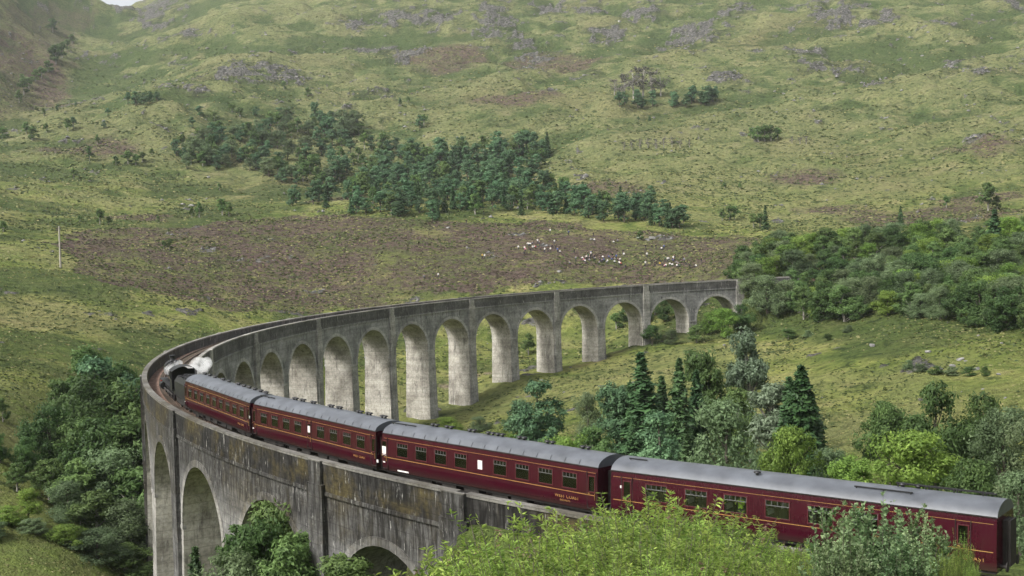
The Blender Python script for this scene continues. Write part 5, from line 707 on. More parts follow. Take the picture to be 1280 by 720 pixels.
def make_loco():
    sT = JOIN[0]-4.2
    lt, rt_ = on_track(sT)
    te = empty('locomotive_tender', lt, rt_); tag(te, 'black coal tender between the steam locomotive and the first maroon coach', 'tender')
    b = MB(); b.box(-3.4, 3.4, -1.3, 1.3, 1.25, 2.7)
    b.add([(-3.4, -1.3, 2.7), (3.4, -1.3, 2.7), (3.4, 1.3, 2.7), (-3.4, 1.3, 2.7), (-3.4, -.95, 3.2), (1.6, -.95, 3.2), (1.6, .95, 3.2), (-3.4, .95, 3.2)], [(0, 1, 5, 4), (1, 2, 6, 5), (2, 3, 7, 6), (3, 0, 4, 7)])
    b.box(1.7, 3.3, -1.1, 1.1, 2.7, 2.95); b.build('tank', M['black'], te)
    c = MB(); rng = random.Random(3)
    for i in range(170):
        x, y = rng.uniform(-3.2, 1.4), rng.uniform(-.85, .85); z = 2.95+.35*(1-abs(y))*rng.uniform(.4, 1.1); r = rng.uniform(.1, .22)
        c.box(x-r, x+r*rng.uniform(.5, 1), y-r, y+r*rng.uniform(.5, 1), z-.3, z+r)
    tag(c.build('coal_load', M['coal'], te), kind='stuff')
    fr = MB(); fr.box(-3.5, 3.5, -1.15, 1.15, .95, 1.25)
    for sd in (-1, 1): fr.box(-3.4, 3.4, sd*1.05-.05, sd*1.05+.05, .45, 1.0)
    fr.build('frame', M['grime'], te)
    for x in (-2.2, 0, 2.2):
        w_ = MB(); w_.tube([(x, -.86, .62), (x, -.72, .62)], .6, 18); w_.tube([(x, .72, .62), (x, .86, .62)], .6, 18); w_.tube([(x, -.8, .62), (x, .8, .62)], .08, 6); w_.build('wheelset', M['grime'], te)
    sL = sT-9.6; ll, rl = on_track(sL); lo = empty('steam_locomotive', ll, rl)     # -x is the front
    tag(lo, 'black steam locomotive at the head of the train, half hidden in steam', 'steam locomotive')
    b = MB(); b.tube([(-5.0, 0, 2.75), (-3.2, 0, 2.75), (1.0, 0, 2.85), (3.0, 0, 2.85)], [.86, .86, .93, .95], 24); bo = b.build('boiler', M['black'], lo)
    for x in (-3.1, -1.4, .3, 1.9):
        r = MB(); r.tube([(x-.04, 0, 2.8), (x+.04, 0, 2.8)], .955, 24); r.build('boiler_band', M['grime'], bo)
    b = MB(); b.box(1.0, 3.0, -1.0, 1.0, 1.5, 3.1); b.build('firebox', M['black'], lo)
    b = MB(); b.tube([(-6.4, 0, 2.75), (-5.0, 0, 2.75)], .96, 24); b.tube([(-6.5, 0, 2.75), (-6.4, 0, 2.75)], [.7, .94], 24); b.build('smokebox', M['black'], lo)
    b = MB(); b.tube([(-5.8, 0, 3.55), (-5.8, 0, 3.8), (-5.8, 0, 4.2), (-5.8, 0, 4.28)], [.42, .28, .33, .38], 16); b.build('chimney', M['black'], lo)
    b = MB(); b.tube([(-1.8, 0, 3.5), (-1.8, 0, 3.85), (-1.8, 0, 4.05), (-1.8, 0, 4.1)], [.45, .4, .26, .08], 16); b.build('dome', M['black'], lo)
    b = MB()
    for y in (-.2, .2): b.tube([(2.5, y, 3.75), (2.5, y, 4.05)], .08, 8)
    b.build('safety_valves', M['brass'], lo)
    cab = MB()
    for sd in (-1, 1):
        y = sd*1.3
        for x0, x1, z0, z1 in ((3.0, 4.9, 1.45, 2.6), (3.0, 3.4, 2.6, 3.5), (4.0, 4.2, 2.6, 3.5), (4.8, 4.9, 2.6, 3.5)): cab.box(x0, x1, y-.03, y+.03, z0, z1)
    cab.box(2.98, 3.05, -1.3, 1.3, 1.45, 3.55)
    ys = np.linspace(-1.36, 1.36, 11)
    for i in range(10):
        z = lambda y: 3.5+.55*(1-(y/1.4)**2)
        cab.add([(2.8, ys[i], z(ys[i])), (5.3, ys[i], z(ys[i])), (5.3, ys[i+1], z(ys[i+1])), (2.8, ys[i+1], z(ys[i+1]))], [(0, 1, 2, 3)], 0, True)
    cab.build('cab', M['black'], lo)
    b = MB()
    for sd in (-1, 1): b.box(-6.6, 3.0, sd*.95-.4, sd*.95+.4, 1.62, 1.70)
    b.box(-6.7, 5.0, -1.0, 1.0, 1.0, 1.45); b.build('running_plate', M['black'], lo)
    b = MB(); b.box(-6.95, -6.75, -1.25, 1.25, .9, 1.4); be = b.build('buffer_beam', M['red'], lo)
    for y in (-.87, .87):
        q = MB(); q.tube([(-6.95, y, 1.15), (-7.4, y, 1.15)], .1, 8); q.tube([(-7.4, y, 1.15), (-7.48, y, 1.15)], .24, 12); q.build('buffer', M['grime'], be)
    for x in (-2.6, -.4, 2.0):
        w_ = MB()
        for sd in (-1, 1):
            w_.tube([(x, sd*.72, .92), (x, sd*.86, .92)], .92, 24); w_.tube([(x, sd*.86, .92), (x, sd*.92, .92)], .2, 10)
        w_.tube([(x, -.8, .92), (x, .8, .92)], .1, 6); w_.build('driving_wheels', M['black'], lo)
    for x in (-6.0, -4.2):
        w_ = MB()
        for sd in (-1, 1): w_.tube([(x, sd*.72, .48), (x, sd*.84, .48)], .48, 16)
        w_.tube([(x, -.8, .48), (x, .8, .48)], .08, 6); w_.build('bogie_wheels', M['grime'], lo)
    for sd in (-1, 1):
        b = MB(); b.tube([(-5.9, sd*1.12, .98), (-4.6, sd*1.12, .98)], .42, 16); b.build('cylinder', M['black'], lo)
        r = MB(); r.box(-2.6, 2.0, sd*1.0-.03, sd*1.0+.03, .62, .76); r.box(-4.6, -.4, sd*1.1-.03, sd*1.1+.03, .66, .80); r.build('coupling_rods', M['steel'], lo)
        r = MB(); r.tube([(-5.0, sd*1.0, 3.0), (2.9, sd*1.08, 3.05)], .03, 6); r.build('handrail', M['steel'], bo)
    return lo
make_loco()

def make_steam():
    """a drifting puff: one closed hull of merged lobes, filled with a dense white volume"""
    mb = bpy.data.metaballs.new('steam'); mb.resolution = 0.28; mb.render_resolution = 0.28; rng = random.Random(8)
    (x, y, z), rot = on_track(279.0); base = Vector((x, y, z)); a = rot[2]
    fx = Vector((math.cos(a), math.sin(a), 0)); inn = Vector((-math.sin(a), math.cos(a), 0))
    for i in range(44):
        t = rng.random(); p = fx*(-6.0+5.6*t+rng.uniform(-1.3, 1.3)) + inn*(-.4+2.7*t+rng.uniform(-.9, .9)) + Vector((0, 0, 2.9+.9*t+rng.uniform(-.8, .8)))
        e = mb.elements.new(); e.co = p; e.radius = rng.uniform(.4, 1.1)*(1.15-.3*t)
    o = bpy.data.objects.new('steam_cloud', mb); COL.objects.link(o); dg = bpy.context.evaluated_depsgraph_get()
    me = bpy.data.meshes.new_from_object(o.evaluated_get(dg)); bpy.data.objects.remove(o); bpy.data.metaballs.remove(mb)
    me.name = 'steam_cloud'
    t = NT('steam'); t.t.nodes.remove(t.b)
    v = t.n('ShaderNodeVolumePrincipled'); v.inputs['Color'].default_value = (.97, .97, .97, 1); v.inputs['Anisotropy'].default_value = 0.1
    n = t.noise(t.coord(), 0.75, 6, .68, .6); t.l(t.math('MULTIPLY', t.step(n, .33, .74), 2.2), v.inputs['Density']); t.l(v.outputs[0], t.out.inputs['Volume'])
    me.materials.clear(); me.materials.append(t.m)
    q = put('steam_cloud', me, None, base); tag(q, 'white puff of steam drifting over the locomotive and the deck', 'steam')
make_steam()

# ---------------------------------------------------------------- trees and shrubs
def leaf_cards(rng, C, N, size, aspect=0.55, up=0.25):
    """one bent leaf spray (diamond of two triangles) at each centre C, facing roughly along N"""
    n = len(C)
    N = N + rng.normal(0, 0.55, (n, 3)); N[:, 2] += up; N /= np.linalg.norm(N, axis=1)[:, None]+1e-9
    T = rng.normal(0, 1, (n, 3)); T -= N*(T*N).sum(1)[:, None]; T /= np.linalg.norm(T, axis=1)[:, None]+1e-9
    B = np.cross(N, T); s = (size*rng.uniform(0.6, 1.35, n))[:, None]
    V = np.stack([C-T*s*.6, C+B*s*aspect*.5-N*s*.08, C+T*s*.6, C-B*s*aspect*.5-N*s*.08], 1)
    return V.reshape(-1, 3)
def quads(n): return np.arange(n*4, dtype=np.int32).reshape(-1, 4)
def tube_np(mb, pts, rads, n=6): mb.tube(pts, rads, n)
def broad_tree(seed, wr, nclump, per, leaf, base=0.16, lobes=5, droop=0.0):
    """a unit-height broadleaf tree: returns trunk MB and crown arrays"""
    rng = np.random.default_rng(seed); R = wr/2; mb = MB()
    bend = rng.uniform(-.04, .04, 2)
    tr = [(bend[0]*t*t, bend[1]*t*t, -0.03+.9*t) for t in np.linspace(0, 1, 7)]
    mb.tube(tr, [0.022*(1-t)**.8+.0035 for t in np.linspace(0, 1, 7)], 7)
    ph = rng.uniform(0, 6.28, lobes); az0 = rng.uniform(0, 6.28)
    sub = []
    for k in range(lobes+3):                                     # sub-crowns give the uneven outline
        a = az0 + k*2.4; h = rng.uniform(base+.16, .9); e = math.sin(math.pi*min(1, max(0, (h-base)/(1.04-base)))**.75)
        rr = R*e*rng.uniform(.35, .72); sub.append((rr*math.cos(a), rr*math.sin(a), h, R*rng.uniform(.38, .62)))
    sub.append((bend[0], bend[1], .88, R*.42)); sub.append((0, 0, .6, R*.6))
    C = []; N = []
    while len(C) < nclump:
        x, y, h, r = sub[rng.integers(len(sub))]
        d = rng.normal(0, 1, 3); d /= np.linalg.norm(d); d[2] = d[2]*.9+.1; q = r*rng.uniform(.55, 1.05)
        c = np.array([x, y, h]) + d*np.array([q, q, min(q, .20+.1*wr)*.9])
        if c[2] < base*.6 or c[2] > 1.0: continue
        C.append(c); N.append(d)
    C = np.array(C); N = np.array(N)
    for i in rng.choice(len(C), min(16, len(C)), False):         # limbs reach into the clumps
        z0 = max(.1, min(.75, C[i][2]-rng.uniform(.12, .3))); p0 = np.array([bend[0]*z0*z0, bend[1]*z0*z0, z0]); m_ = (p0*.5+C[i]*.5)+np.array([0, 0, -.02])
        mb.tube([p0, m_, C[i]], [.009, .006, .002], 5)
    cr = R*rng.uniform(.15, .30, len(C))
    idx = np.repeat(np.arange(len(C)), per); D = rng.normal(0, 1, (len(idx), 3)); D /= np.linalg.norm(D, axis=1)[:, None]
    P = C[idx] + D*(cr[idx]*rng.uniform(.35, 1.05, len(idx)))[:, None]*np.array([1, 1, .8]); P[:, 2] -= droop*rng.random(len(idx))**2
    V = leaf_cards(rng, P, D*.8+N[idx]*.6, leaf)
    tint = np.clip(np.repeat(rng.normal(.45, .2, len(C)), per) + rng.normal(0, .16, len(idx)), 0, 1)
    return mb, V, np.repeat(tint, 4)
def conifer(seed, wr, levels, per, leaf, base=0.05, power=.85, droop=.35, dense=1.0):
    rng = np.random.default_rng(seed); R = wr/2; mb = MB()
    mb.tube([(0, 0, -.03), (0, 0, .5), (0, 0, .985)], [.017, .011, .002], 7)
    P = []; N = []; T = []
    for k in range(levels):
        z = base+(1-base)*(max(0, k+rng.uniform(-.3, .3))/levels)**.92; r = R*max(.02, (1-z))**power/(1-base)**power*rng.uniform(.72, 1.12)
        nb = max(4, int((5+6*(1-z))*dense)); a0 = rng.uniform(0, 6.28)
        for j in range(nb):
            a = a0+j*2*math.pi/nb+rng.uniform(-.25, .25); rb = r*rng.uniform(.65, 1.12); tb = rng.normal(.45, .2)
            if rng.random() < .3 and k % 3 == 0: mb.tube([(0, 0, z), (rb*.8*math.cos(a), rb*.8*math.sin(a), z-droop*rb*.5)], [.004, .001], 4)
            for q in range(per):
                u = ((q+rng.uniform(0, 1))/per)**.75; w_ = rng.normal(0, .16)*rb*(1.1-u*.5)
                dz = -droop*rb*u + .10*rb*u*u + rng.normal(0, .006)
                P.append((rb*u*math.cos(a)-w_*math.sin(a), rb*u*math.sin(a)+w_*math.cos(a), z+dz)); N.append((.5*math.cos(a), .5*math.sin(a), .9)); T.append(tb+.25*(u-.5))
    P = np.array(P); N = np.array(N); V = leaf_cards(rng, P, N, leaf, .6, .3)
    return mb, V, np.repeat(np.clip(np.array(T)+rng.normal(0, .12, len(P)), 0, 1), 4)
def pine(seed, wr, nclump, per, leaf): return broad_tree(seed, wr, nclump, per, leaf, .12, 7)
def bare(seed):
    rng = np.random.default_rng(seed); mb, V, t = broad_tree(seed, .6, 40, 10, .05, .2); return mb, V, t

BARK = {'birch': 'birch_bark', 'silver': 'birch_bark', 'bare': 'birch_bark'}
PROTO = {}
def proto(kind, lod, i):
    """a tree of unit height: (trunk mesh, crown mesh) or one joined mesh for far trees"""
    key = (kind, lod, i)
    if key in PROTO: return PROTO[key]
    sd = abs(hash((len(kind), ord(kind[0]), ord(kind[-1]), lod, i))) % 9999
    near = lod == 0; fx = 1.0 if near else .3
    if kind in ('spruce', 'cypress'):
        wr = .42 if kind == 'spruce' else .40
        mb, V, t = conifer(sd, wr, 46 if near else 24, 9 if near else 6, .040 if near else .062, .04 if kind == 'spruce' else .02, .85 if kind == 'spruce' else .62, .42 if kind == 'spruce' else .15, 1.15 if kind == 'spruce' else 1.7)
    elif kind == 'bare': mb, V, t = bare(sd)
    else:
        wr, ncl, per, leaf = {'birch': (.55, 150, 54, .031), 'oak': (.8, 180, 54, .035), 'willow': (.8, 180, 62, .028), 'bright': (.85, 180, 58, .031), 'silver': (.42, 150, 62, .026), 'pine': (.55, 170, 56, .030)}[kind]
        if not near: ncl, per, leaf = int(ncl*.6), int(per*.55), leaf*1.6
        mb, V, t = broad_tree(sd, wr, ncl, per, leaf, .04 if (kind in ('oak', 'willow', 'bright') or not near) else .08, 5, .03 if kind in ('birch', 'willow', 'silver') else 0)
    bark = M[BARK.get(kind, 'bark')]
    if near:
        PROTO[key] = (mb.mesh('trunk', [bark]), np_mesh('crown', V, quads(len(V)//4), [LEAF[kind]], None, [('tint', t)]))
    else:                                                        # trunk quads and leaf quads in one mesh
        tv = np.array(mb.v); tf = np.array([f for f in mb.f if len(f) == 4]); n = len(tv)
        V2 = np.concatenate([tv, V]); F2 = np.concatenate([tf, quads(len(V)//4)+n]); mi = np.concatenate([np.zeros(len(tf), int), np.ones(len(V)//4, int)])
        PROTO[key] = np_mesh('tree', V2, F2, [bark, LEAF[kind]], mi, [('tint', np.concatenate([np.zeros(n), t]))])
    return PROTO[key]
WR = {'spruce': .42, 'cypress': .40, 'birch': .55, 'oak': .8, 'willow': .8, 'bright': .85, 'silver': .42, 'pine': .55, 'bare': .6}
NAME = {'spruce': 'spruce_tree', 'cypress': 'conifer_tree', 'birch': 'birch_tree', 'oak': 'broadleaf_tree', 'willow': 'willow_tree', 'bright': 'sycamore_tree', 'silver': 'poplar_tree', 'pine': 'pine_tree', 'bare': 'bare_tree'}
TR = random.Random(21)
def zed(xs, ys): return height(np.array(xs, float), np.array(ys, float))
def near_tree(x, y, z, h, kind, wr, label, group=None, name=None, cat='tree'):
    tm, cm = proto(kind, 0, TR.randrange(3)); k = h*wr/WR[kind]
    o = empty(name or NAME[kind], (x, y, z-.05*min(h, 3)), (TR.uniform(-.03, .03), TR.uniform(-.03, .03), TR.uniform(0, 6.28))); o.scale = (k, k, h)
    tag(o, label, cat, group)
    put('trunk', tm, o); put('crown', cm, o); return o
def places(lst, size=True):
    """words for where each of a stand lies: along it, in its depth, and how tall it is"""
    az = np.array([math.atan2(t[1]-CAM_POS[1], t[0]-CAM_POS[0]) for t in lst]); d = np.array([math.hypot(t[0]-CAM_POS[0], t[1]-CAM_POS[1]) for t in lst]); h = np.array([t[2] for t in lst]); n = len(lst)
    ra = np.argsort(np.argsort(-az))/max(1, n-1); out = []
    for i in range(n):
        near = np.argsort(np.abs(az-az[i]))[:max(8, n//8)]; rd = (d[near] < d[i]).mean(); rh = (h[near] < h[i]).mean()
        a = ['far left end', 'well left', 'left of centre', 'left centre', 'right centre', 'right of centre', 'well right', 'far right end'][min(7, int(ra[i]*8))]
        b = 'front row' if rd < .25 else ('second row' if rd < .5 else ('third row' if rd < .75 else 'back row'))
        out.append((('tall ' if rh > .66 else ('short ' if rh < .33 else '')) if size else '', b, a))
    return out
ORD = ['first', 'second', 'third', 'fourth', 'fifth', 'sixth', 'seventh', 'eighth', 'ninth', 'tenth', 'eleventh', 'twelfth', 'thirteenth', 'fourteenth', 'fifteenth', 'sixteenth', 'seventeenth', 'eighteenth', 'nineteenth', 'twentieth', 'twenty first', 'twenty second', 'twenty third', 'twenty fourth', 'twenty fifth', 'twenty sixth', 'twenty seventh', 'twenty eighth', 'twenty ninth', 'thirtieth']
def far_tree(x, y, z, h, kind, label, group, cat='tree'):
    o = put(NAME[kind], proto(kind, 1, TR.randrange(4)), None, (x, y, z-.04*h), (0, 0, TR.uniform(0, 6.28)))
    q = h*TR.uniform(1.05, 1.5); o.scale = (q, q, h); tag(o, label, cat, group); return o

WORD = {'spruce': 'dark spruce', 'cypress': 'narrow dark conifer', 'birch': 'green birch', 'oak': 'dark broadleaf tree', 'willow': 'grey green willow', 'bright': 'bright green sycamore', 'silver': 'silvery poplar', 'pine': 'dark pine', 'bare': 'bare pale tree'}
for key, lst in FOREST.items():
    zs = zed([t[0] for t in lst], [t[1] for t in lst])
    where, grp = {'plantation': ('the dense wood', 'trees of the dense wood behind the heather hill'),
                  'hillwood': ('the hillside wood', 'trees of the scattered hillside wood'),
                  'hillwood_upper': ('the upper strip wood', 'trees of the strip between the woods'),
                  'crag_pines': ('the pine group below the crags', 'pines in the row below the crags')}[key]
    for t, z, (a, b, c) in zip(lst, zs, places(lst)): far_tree(t[0], t[1], z, t[2], t[3], a+WORD[t[3]]+', '+b+' of '+where+', '+c, grp)
def sky_words(t):
    az = math.degrees(math.atan2(t[1]-CAM_POS[1], t[0]-CAM_POS[0])-YAW); d = math.hypot(t[0]-CAM_POS[0], t[1]-CAM_POS[1])
    k = ['far left', 'left', 'left of centre', 'right of centre', 'right', 'far right'][max(0, min(5, int((21-az)/7)))]
    return k+' '+('high' if d > 950 else ('halfway' if d > 720 else 'low'))
zs = zed([t[0] for t in SINGLES], [t[1] for t in SINGLES])
for t, z in zip(SINGLES, zs):
    side = 'on the hillside' if t[3] != 'bare' else 'among the pale leafless thicket on the slope'
    az = math.degrees(math.atan2(t[1]-CAM_POS[1], t[0]-CAM_POS[0])-YAW); w3 = 'left' if az > 6 else ('middle' if az > -7 else 'right')
    lab = 'lone small %s %s, %s' % (WORD[t[3]], side, sky_words(t)) if t[3] != 'bare' else '%s %s' % (WORD[t[3]], side)
    far_tree(t[0], t[1], z, t[2], t[3], lab, ('scattered %ss on the %s hillside' % (WORD[t[3]], w3)) if t[3] != 'bare' else 'leafless thicket on the slope')
zs = zed([t[0] for t in BELT], [t[1] for t in BELT])
for t, z, (a, b, c) in zip(BELT, zs, places(BELT)):
    near_tree(t[0], t[1], z-.13*t[2], t[2]*1.13, t[3], {'birch': .75, 'oak': .95, 'willow': 1.0, 'bright': 1.0}[t[3]]*TR.uniform(.85, 1.15), a+WORD[t[3]]+', '+b+' of the leafy belt, '+c, 'trees of the leafy belt right of the viaduct')
far_tree(*BELT_SPRUCE[:2], float(zed([BELT_SPRUCE[0]], [BELT_SPRUCE[1]])[0]), BELT_SPRUCE[2], 'spruce', 'tall dark spruce rising from the top right of the leafy belt', None)
zs = zed([t[0] for t in STANDS], [t[1] for t in STANDS])
UNIQ = {0: 'dark spruce with a pointed tip, left of two spruces behind the third coach', 1: 'narrow dark spruce, right of two spruces behind the fourth coach', 2: 'wide bluish pine leaning on the left spruce behind the third coach', 3: 'round topped dark pine beyond the third coach roof, left of the pale willow',
        4: 'small pale willow standing alone between the round pine and the spruces', 5: 'tall green birch behind the narrow spruce', 6: 'thin silvery poplar tip rising highest behind the trees', 7: 'tall silvery wind blown poplar beside the narrow dark conifer', 8: 'very dense narrow dark conifer right of the silvery poplar', 9: 'broad grey green willow behind the front of the fourth coach', 10: 'bright pale green sycamore at the foot of the narrow dark conifer', 14: 'rounded yellow green sycamore just above the fourth coach roof', 15: 'smaller bright sycamore left of the rounded yellow green one', 16: 'tall dark glossy tree, left one of two behind the rounded sycamore', 17: 'tall dark glossy tree, right one of two behind the rounded sycamore', 18: 'loose grey green willow at the right edge above the fourth coach'}
def spot(t):
    az = math.atan2(t[1]-CAM_POS[1], t[0]-CAM_POS[0])-YAW; d = math.hypot(t[0]-CAM_POS[0], t[1]-CAM_POS[1])
    return 'in the thick wood by the viaduct bend' if az > .25 else ('in front of the near viaduct arches' if d < 112 and az > .05 else ('beside the last far arches' if d > 300 else 'in the valley behind the train'))
for i, (t, z) in enumerate(zip(STANDS, zs)):
    h = max(t[2], 4.0); az = math.atan2(t[1]-CAM_POS[1], t[0]-CAM_POS[0])-YAW; d = math.hypot(t[0]-CAM_POS[0], t[1]-CAM_POS[1])
    if i in UNIQ: lab, g = UNIQ[i], None
    else:
        where = spot(t)
        same = sorted([(-math.atan2(q[1]-CAM_POS[1], q[0]-CAM_POS[0]), j) for j, q in enumerate(STANDS) if j not in UNIQ and q[3] == t[3] and spot(q) == where]); k = [j for _, j in same].index(i)
        lab, g = (ORD[k]+' '+WORD[t[3]]+' from the left, '+where) if len(same) > 1 else WORD[t[3]]+' '+where, 'trees '+where
    near_tree(t[0], t[1], z, h, t[3], t[4]*(1 if h == t[2] else .8), lab, g)
def hedge(t): return 'in the lower left hedge' if math.atan2(t[1]-CAM_POS[1], t[0]-CAM_POS[0])-YAW > .2 else 'on the valley grass'
zs = zed([t[0] for t in SHRUBS], [t[1] for t in SHRUBS])
for t, z in zip(SHRUBS, zs):
    az = math.atan2(t[1]-CAM_POS[1], t[0]-CAM_POS[0])-YAW
    where = hedge(t); same = sorted([(-math.atan2(q[1]-CAM_POS[1], q[0]-CAM_POS[0]), j) for j, q in enumerate(SHRUBS) if q[3] == t[3] and hedge(q) == where]); k = [SHRUBS[j] for _, j in same].index(t)
    h = min(max(t[2], 1.8), 4.0)
    near_tree(t[0], t[1], z-.15*h, h*1.15, t[3], t[4], ORD[k]+' low '+WORD[t[3]].replace(' tree', '')+' shrub from the left '+where, 'shrubs '+where, 'shrub', 'shrub')

# ---- the leafy bank in front of the camera: upright stems with narrow leaves
def stem_bush(seed, nst, hgt, rad, leaf, per, lean=.22, narrow=.26, twigs=3, seedheads=False):
    rng = np.random.default_rng(seed); mb = MB(); P = []; N = []; T = []; A = []; heads = []
    for i in range(nst):
        a = rng.uniform(0, 6.28); r = rad*math.sqrt(rng.random()); x0, y0 = r*math.cos(a), r*math.sin(a)
        h = hgt*rng.uniform(.62, 1.05)*(1-.35*(r/rad)**2); la = a+rng.normal(0, .6); ln = lean*rng.uniform(.2, 1.2)*h
        tip = np.array([x0*1.1+ln*math.cos(la), y0*1.1+ln*math.sin(la), h]); p0 = np.array([x0*.75, y0*.75, -.2]); mid = (p0+tip)/2+np.array([0, 0, .10*h]); mid[:2] -= .12*ln*np.array([math.cos(la), math.sin(la)])
        mb.tube([p0, mid, tip], [.016, .010, .003], 4, 0, False); tb = rng.normal(.42, .30)
        segs = [(p0, mid, tip)]
        for k in range(twigs):
            u = rng.uniform(.3, .85); q = (1-u)**2*p0+2*u*(1-u)*mid+u*u*tip; b = rng.uniform(0, 6.28); L = h*rng.uniform(.12, .26)
            t2 = q+np.array([math.cos(b)*L*.55, math.sin(b)*L*.55, L*.85]); segs.append((q, (q+t2)/2, t2))
        for (c0, c1, c2) in segs:
            n = max(4, int(per*np.linalg.norm(c2-c0)/hgt)); u = rng.uniform(.12, 1.0, n)[:, None]
            q = (1-u)**2*c0+2*u*(1-u)*c1+u*u*c2; b = rng.uniform(0, 6.28, n); d = np.stack([np.cos(b), np.sin(b), rng.uniform(.2, 1.1, n)], 1); d /= np.linalg.norm(d, axis=1)[:, None]
            P.append(q+d*leaf*.5); A.append(d); T.append(np.clip(tb+.25*(u[:, 0]-.5)+rng.normal(0, .15, n), 0, 1))
        if seedheads and rng.random() < seedheads:
            n = 16; u = rng.uniform(0, 1, n)[:, None]; heads.append(tip+np.array([0, 0, .30])*u*hgt*.3+rng.normal(0, .018, (n, 3)))
    P = np.concatenate(P); A = np.concatenate(A); T = np.concatenate(T); n = len(P)
    W = np.cross(A, rng.normal(0, 1, (n, 3))); W /= np.linalg.norm(W, axis=1)[:, None]+1e-9; Nn = np.cross(A, W); s = (leaf*rng.uniform(.6, 1.3, n))[:, None]
    V = np.stack([P-A*s*.5, P+W*s*narrow*.5+Nn*s*.05, P+A*s*.55-np.array([0, 0, 1])*s*.12, P-W*s*narrow*.5+Nn*s*.05], 1).reshape(-1, 3)
    return mb, V, np.repeat(T, 4), (np.concatenate(heads) if heads else None)
BUSH = {}
for nm, leafm, args in (('willow', 'bush', (170, 3.0, 1.25, .088, 125, .20, .26, 4, .0)), ('plume', 'bush', (130, 2.7, 1.2, .082, 105, .16, .24, 3, .4)), ('bramble', 'bramble', (42, 3.2, .85, .125, 95, .10, .55, 3, 0))):
    for i in range(3):
        mb, V, t, hd = stem_bush(40+i+len(nm)*7, *args[:4], args[4], args[5], args[6], args[7], args[8])
        ms = [mb.mesh('stems', [M['bark']]), np_mesh('leaves', V, quads(len(V)//4), [LEAF[leafm]], None, [('tint', t)])]
        if hd is not None:
            rng = np.random.default_rng(i); V2 = leaf_cards(rng, hd, rng.normal(0, 1, hd.shape), .07, .4, 0); ms.append(np_mesh('flower_heads', V2, quads(len(V2)//4), [LEAF['plume']], None, [('tint', np.repeat(rng.random(len(hd)), 4))]))
        BUSH[(nm, i)] = ms
def put_bush(kind, x, y, h, label, group, wide=1.0):
    z = float(zed([x], [y])[0]); ms = BUSH[(kind, TR.randrange(3))]; k = h/3.0
    o = empty({'willow': 'willow_shrub', 'plume': 'flowering_shrub', 'bramble': 'leafy_shrub'}[kind], (x, y, z), (0, 0, TR.uniform(0, 6.28))); o.scale = (k*wide, k*wide, k); tag(o, label, 'shrub', group)
    for m in ms:
        c = put(m.name.split('.')[0], m, o)
        if 'flower' in c.name: c['kind'] = 'stuff'
    return o
BL = {'willow': ('yellow green feathery shrub', 'feathery shrubs on the near bank'), 'plume': ('shrub with reddish flower plumes', 'plumed shrubs on the near bank'), 'bramble': ('pale leaved shrub', 'pale leaved shrubs before the fourth coach')}
def bank_row(b): d = math.hypot(b[1]-CAM_POS[0], b[2]-CAM_POS[1]); return 0 if d > 41.3 else (1 if d > 37.8 else (2 if d > 34.2 else (3 if d > 30.8 else 4)))
for kind, x, y, h, wd in BANK:
    r = bank_row((0, x, y)); same = sorted(-math.atan2(q[2]-CAM_POS[1], q[1]-CAM_POS[0]) for q in BANK if q[0] == kind and bank_row(q) == r); k = same.index(-math.atan2(y-CAM_POS[1], x-CAM_POS[0]))
    row = ['row beside the parapet', 'second row from the parapet', 'third row from the parapet', 'fourth row from the parapet', 'row nearest the camera'][r]
    put_bush(kind, x, y, h, BL[kind][0]+', '+ORD[k]+' from the left in the '+row, 'shrubs of the near bank', wd)

# ---------------------------------------------------------------- people
def body_mesh(name, joints, bones, classify):
    """one continuous figure grown over a skeleton; joints: name -> (position, radius)"""
    me = bpy.data.meshes.new(name); idx = {k: i for i, k in enumerate(joints)}
    me.from_pydata([j[0] for j in joints.values()], [(idx[a], idx[b]) for a, b in bones], []); me.update()
    o = bpy.data.objects.new(name, me); COL.objects.link(o)
    sk = o.modifiers.new('skin', 'SKIN'); sk.use_smooth_shade = True
    for i, j in enumerate(joints.values()):
        d = me.skin_vertices[0].data[i]; d.radius = j[1] if hasattr(j[1], '__len__') else (j[1], j[1]); d.use_root = (i == 0)
    ss = o.modifiers.new('sub', 'SUBSURF'); ss.levels = 1
    dg = bpy.context.evaluated_depsgraph_get(); dg.update(); out = bpy.data.meshes.new_from_object(o.evaluated_get(dg)); bpy.data.objects.remove(o)
    out.name = name; out.materials.clear()
    for m in (M['skin'], M['top_white'], M['trousers'], M['hair']): out.materials.append(m)
    for p in out.polygons: p.material_index = classify(p.center); p.use_smooth = True
    return out
TOPS = {'white': (.70, .69, .66), 'black': (.018, .018, .02), 'blue': (.05, .10, .28), 'red': (.36, .035, .03), 'grey': (.22, .22, .23), 'yellow': (.60, .42, .05), 'pink': (.55, .24, .28), 'green': (.06, .14, .06)}
for k, c in TOPS.items(): M['top_'+k] = simple('cloth_'+k, c, .9, .1, 0, .1)
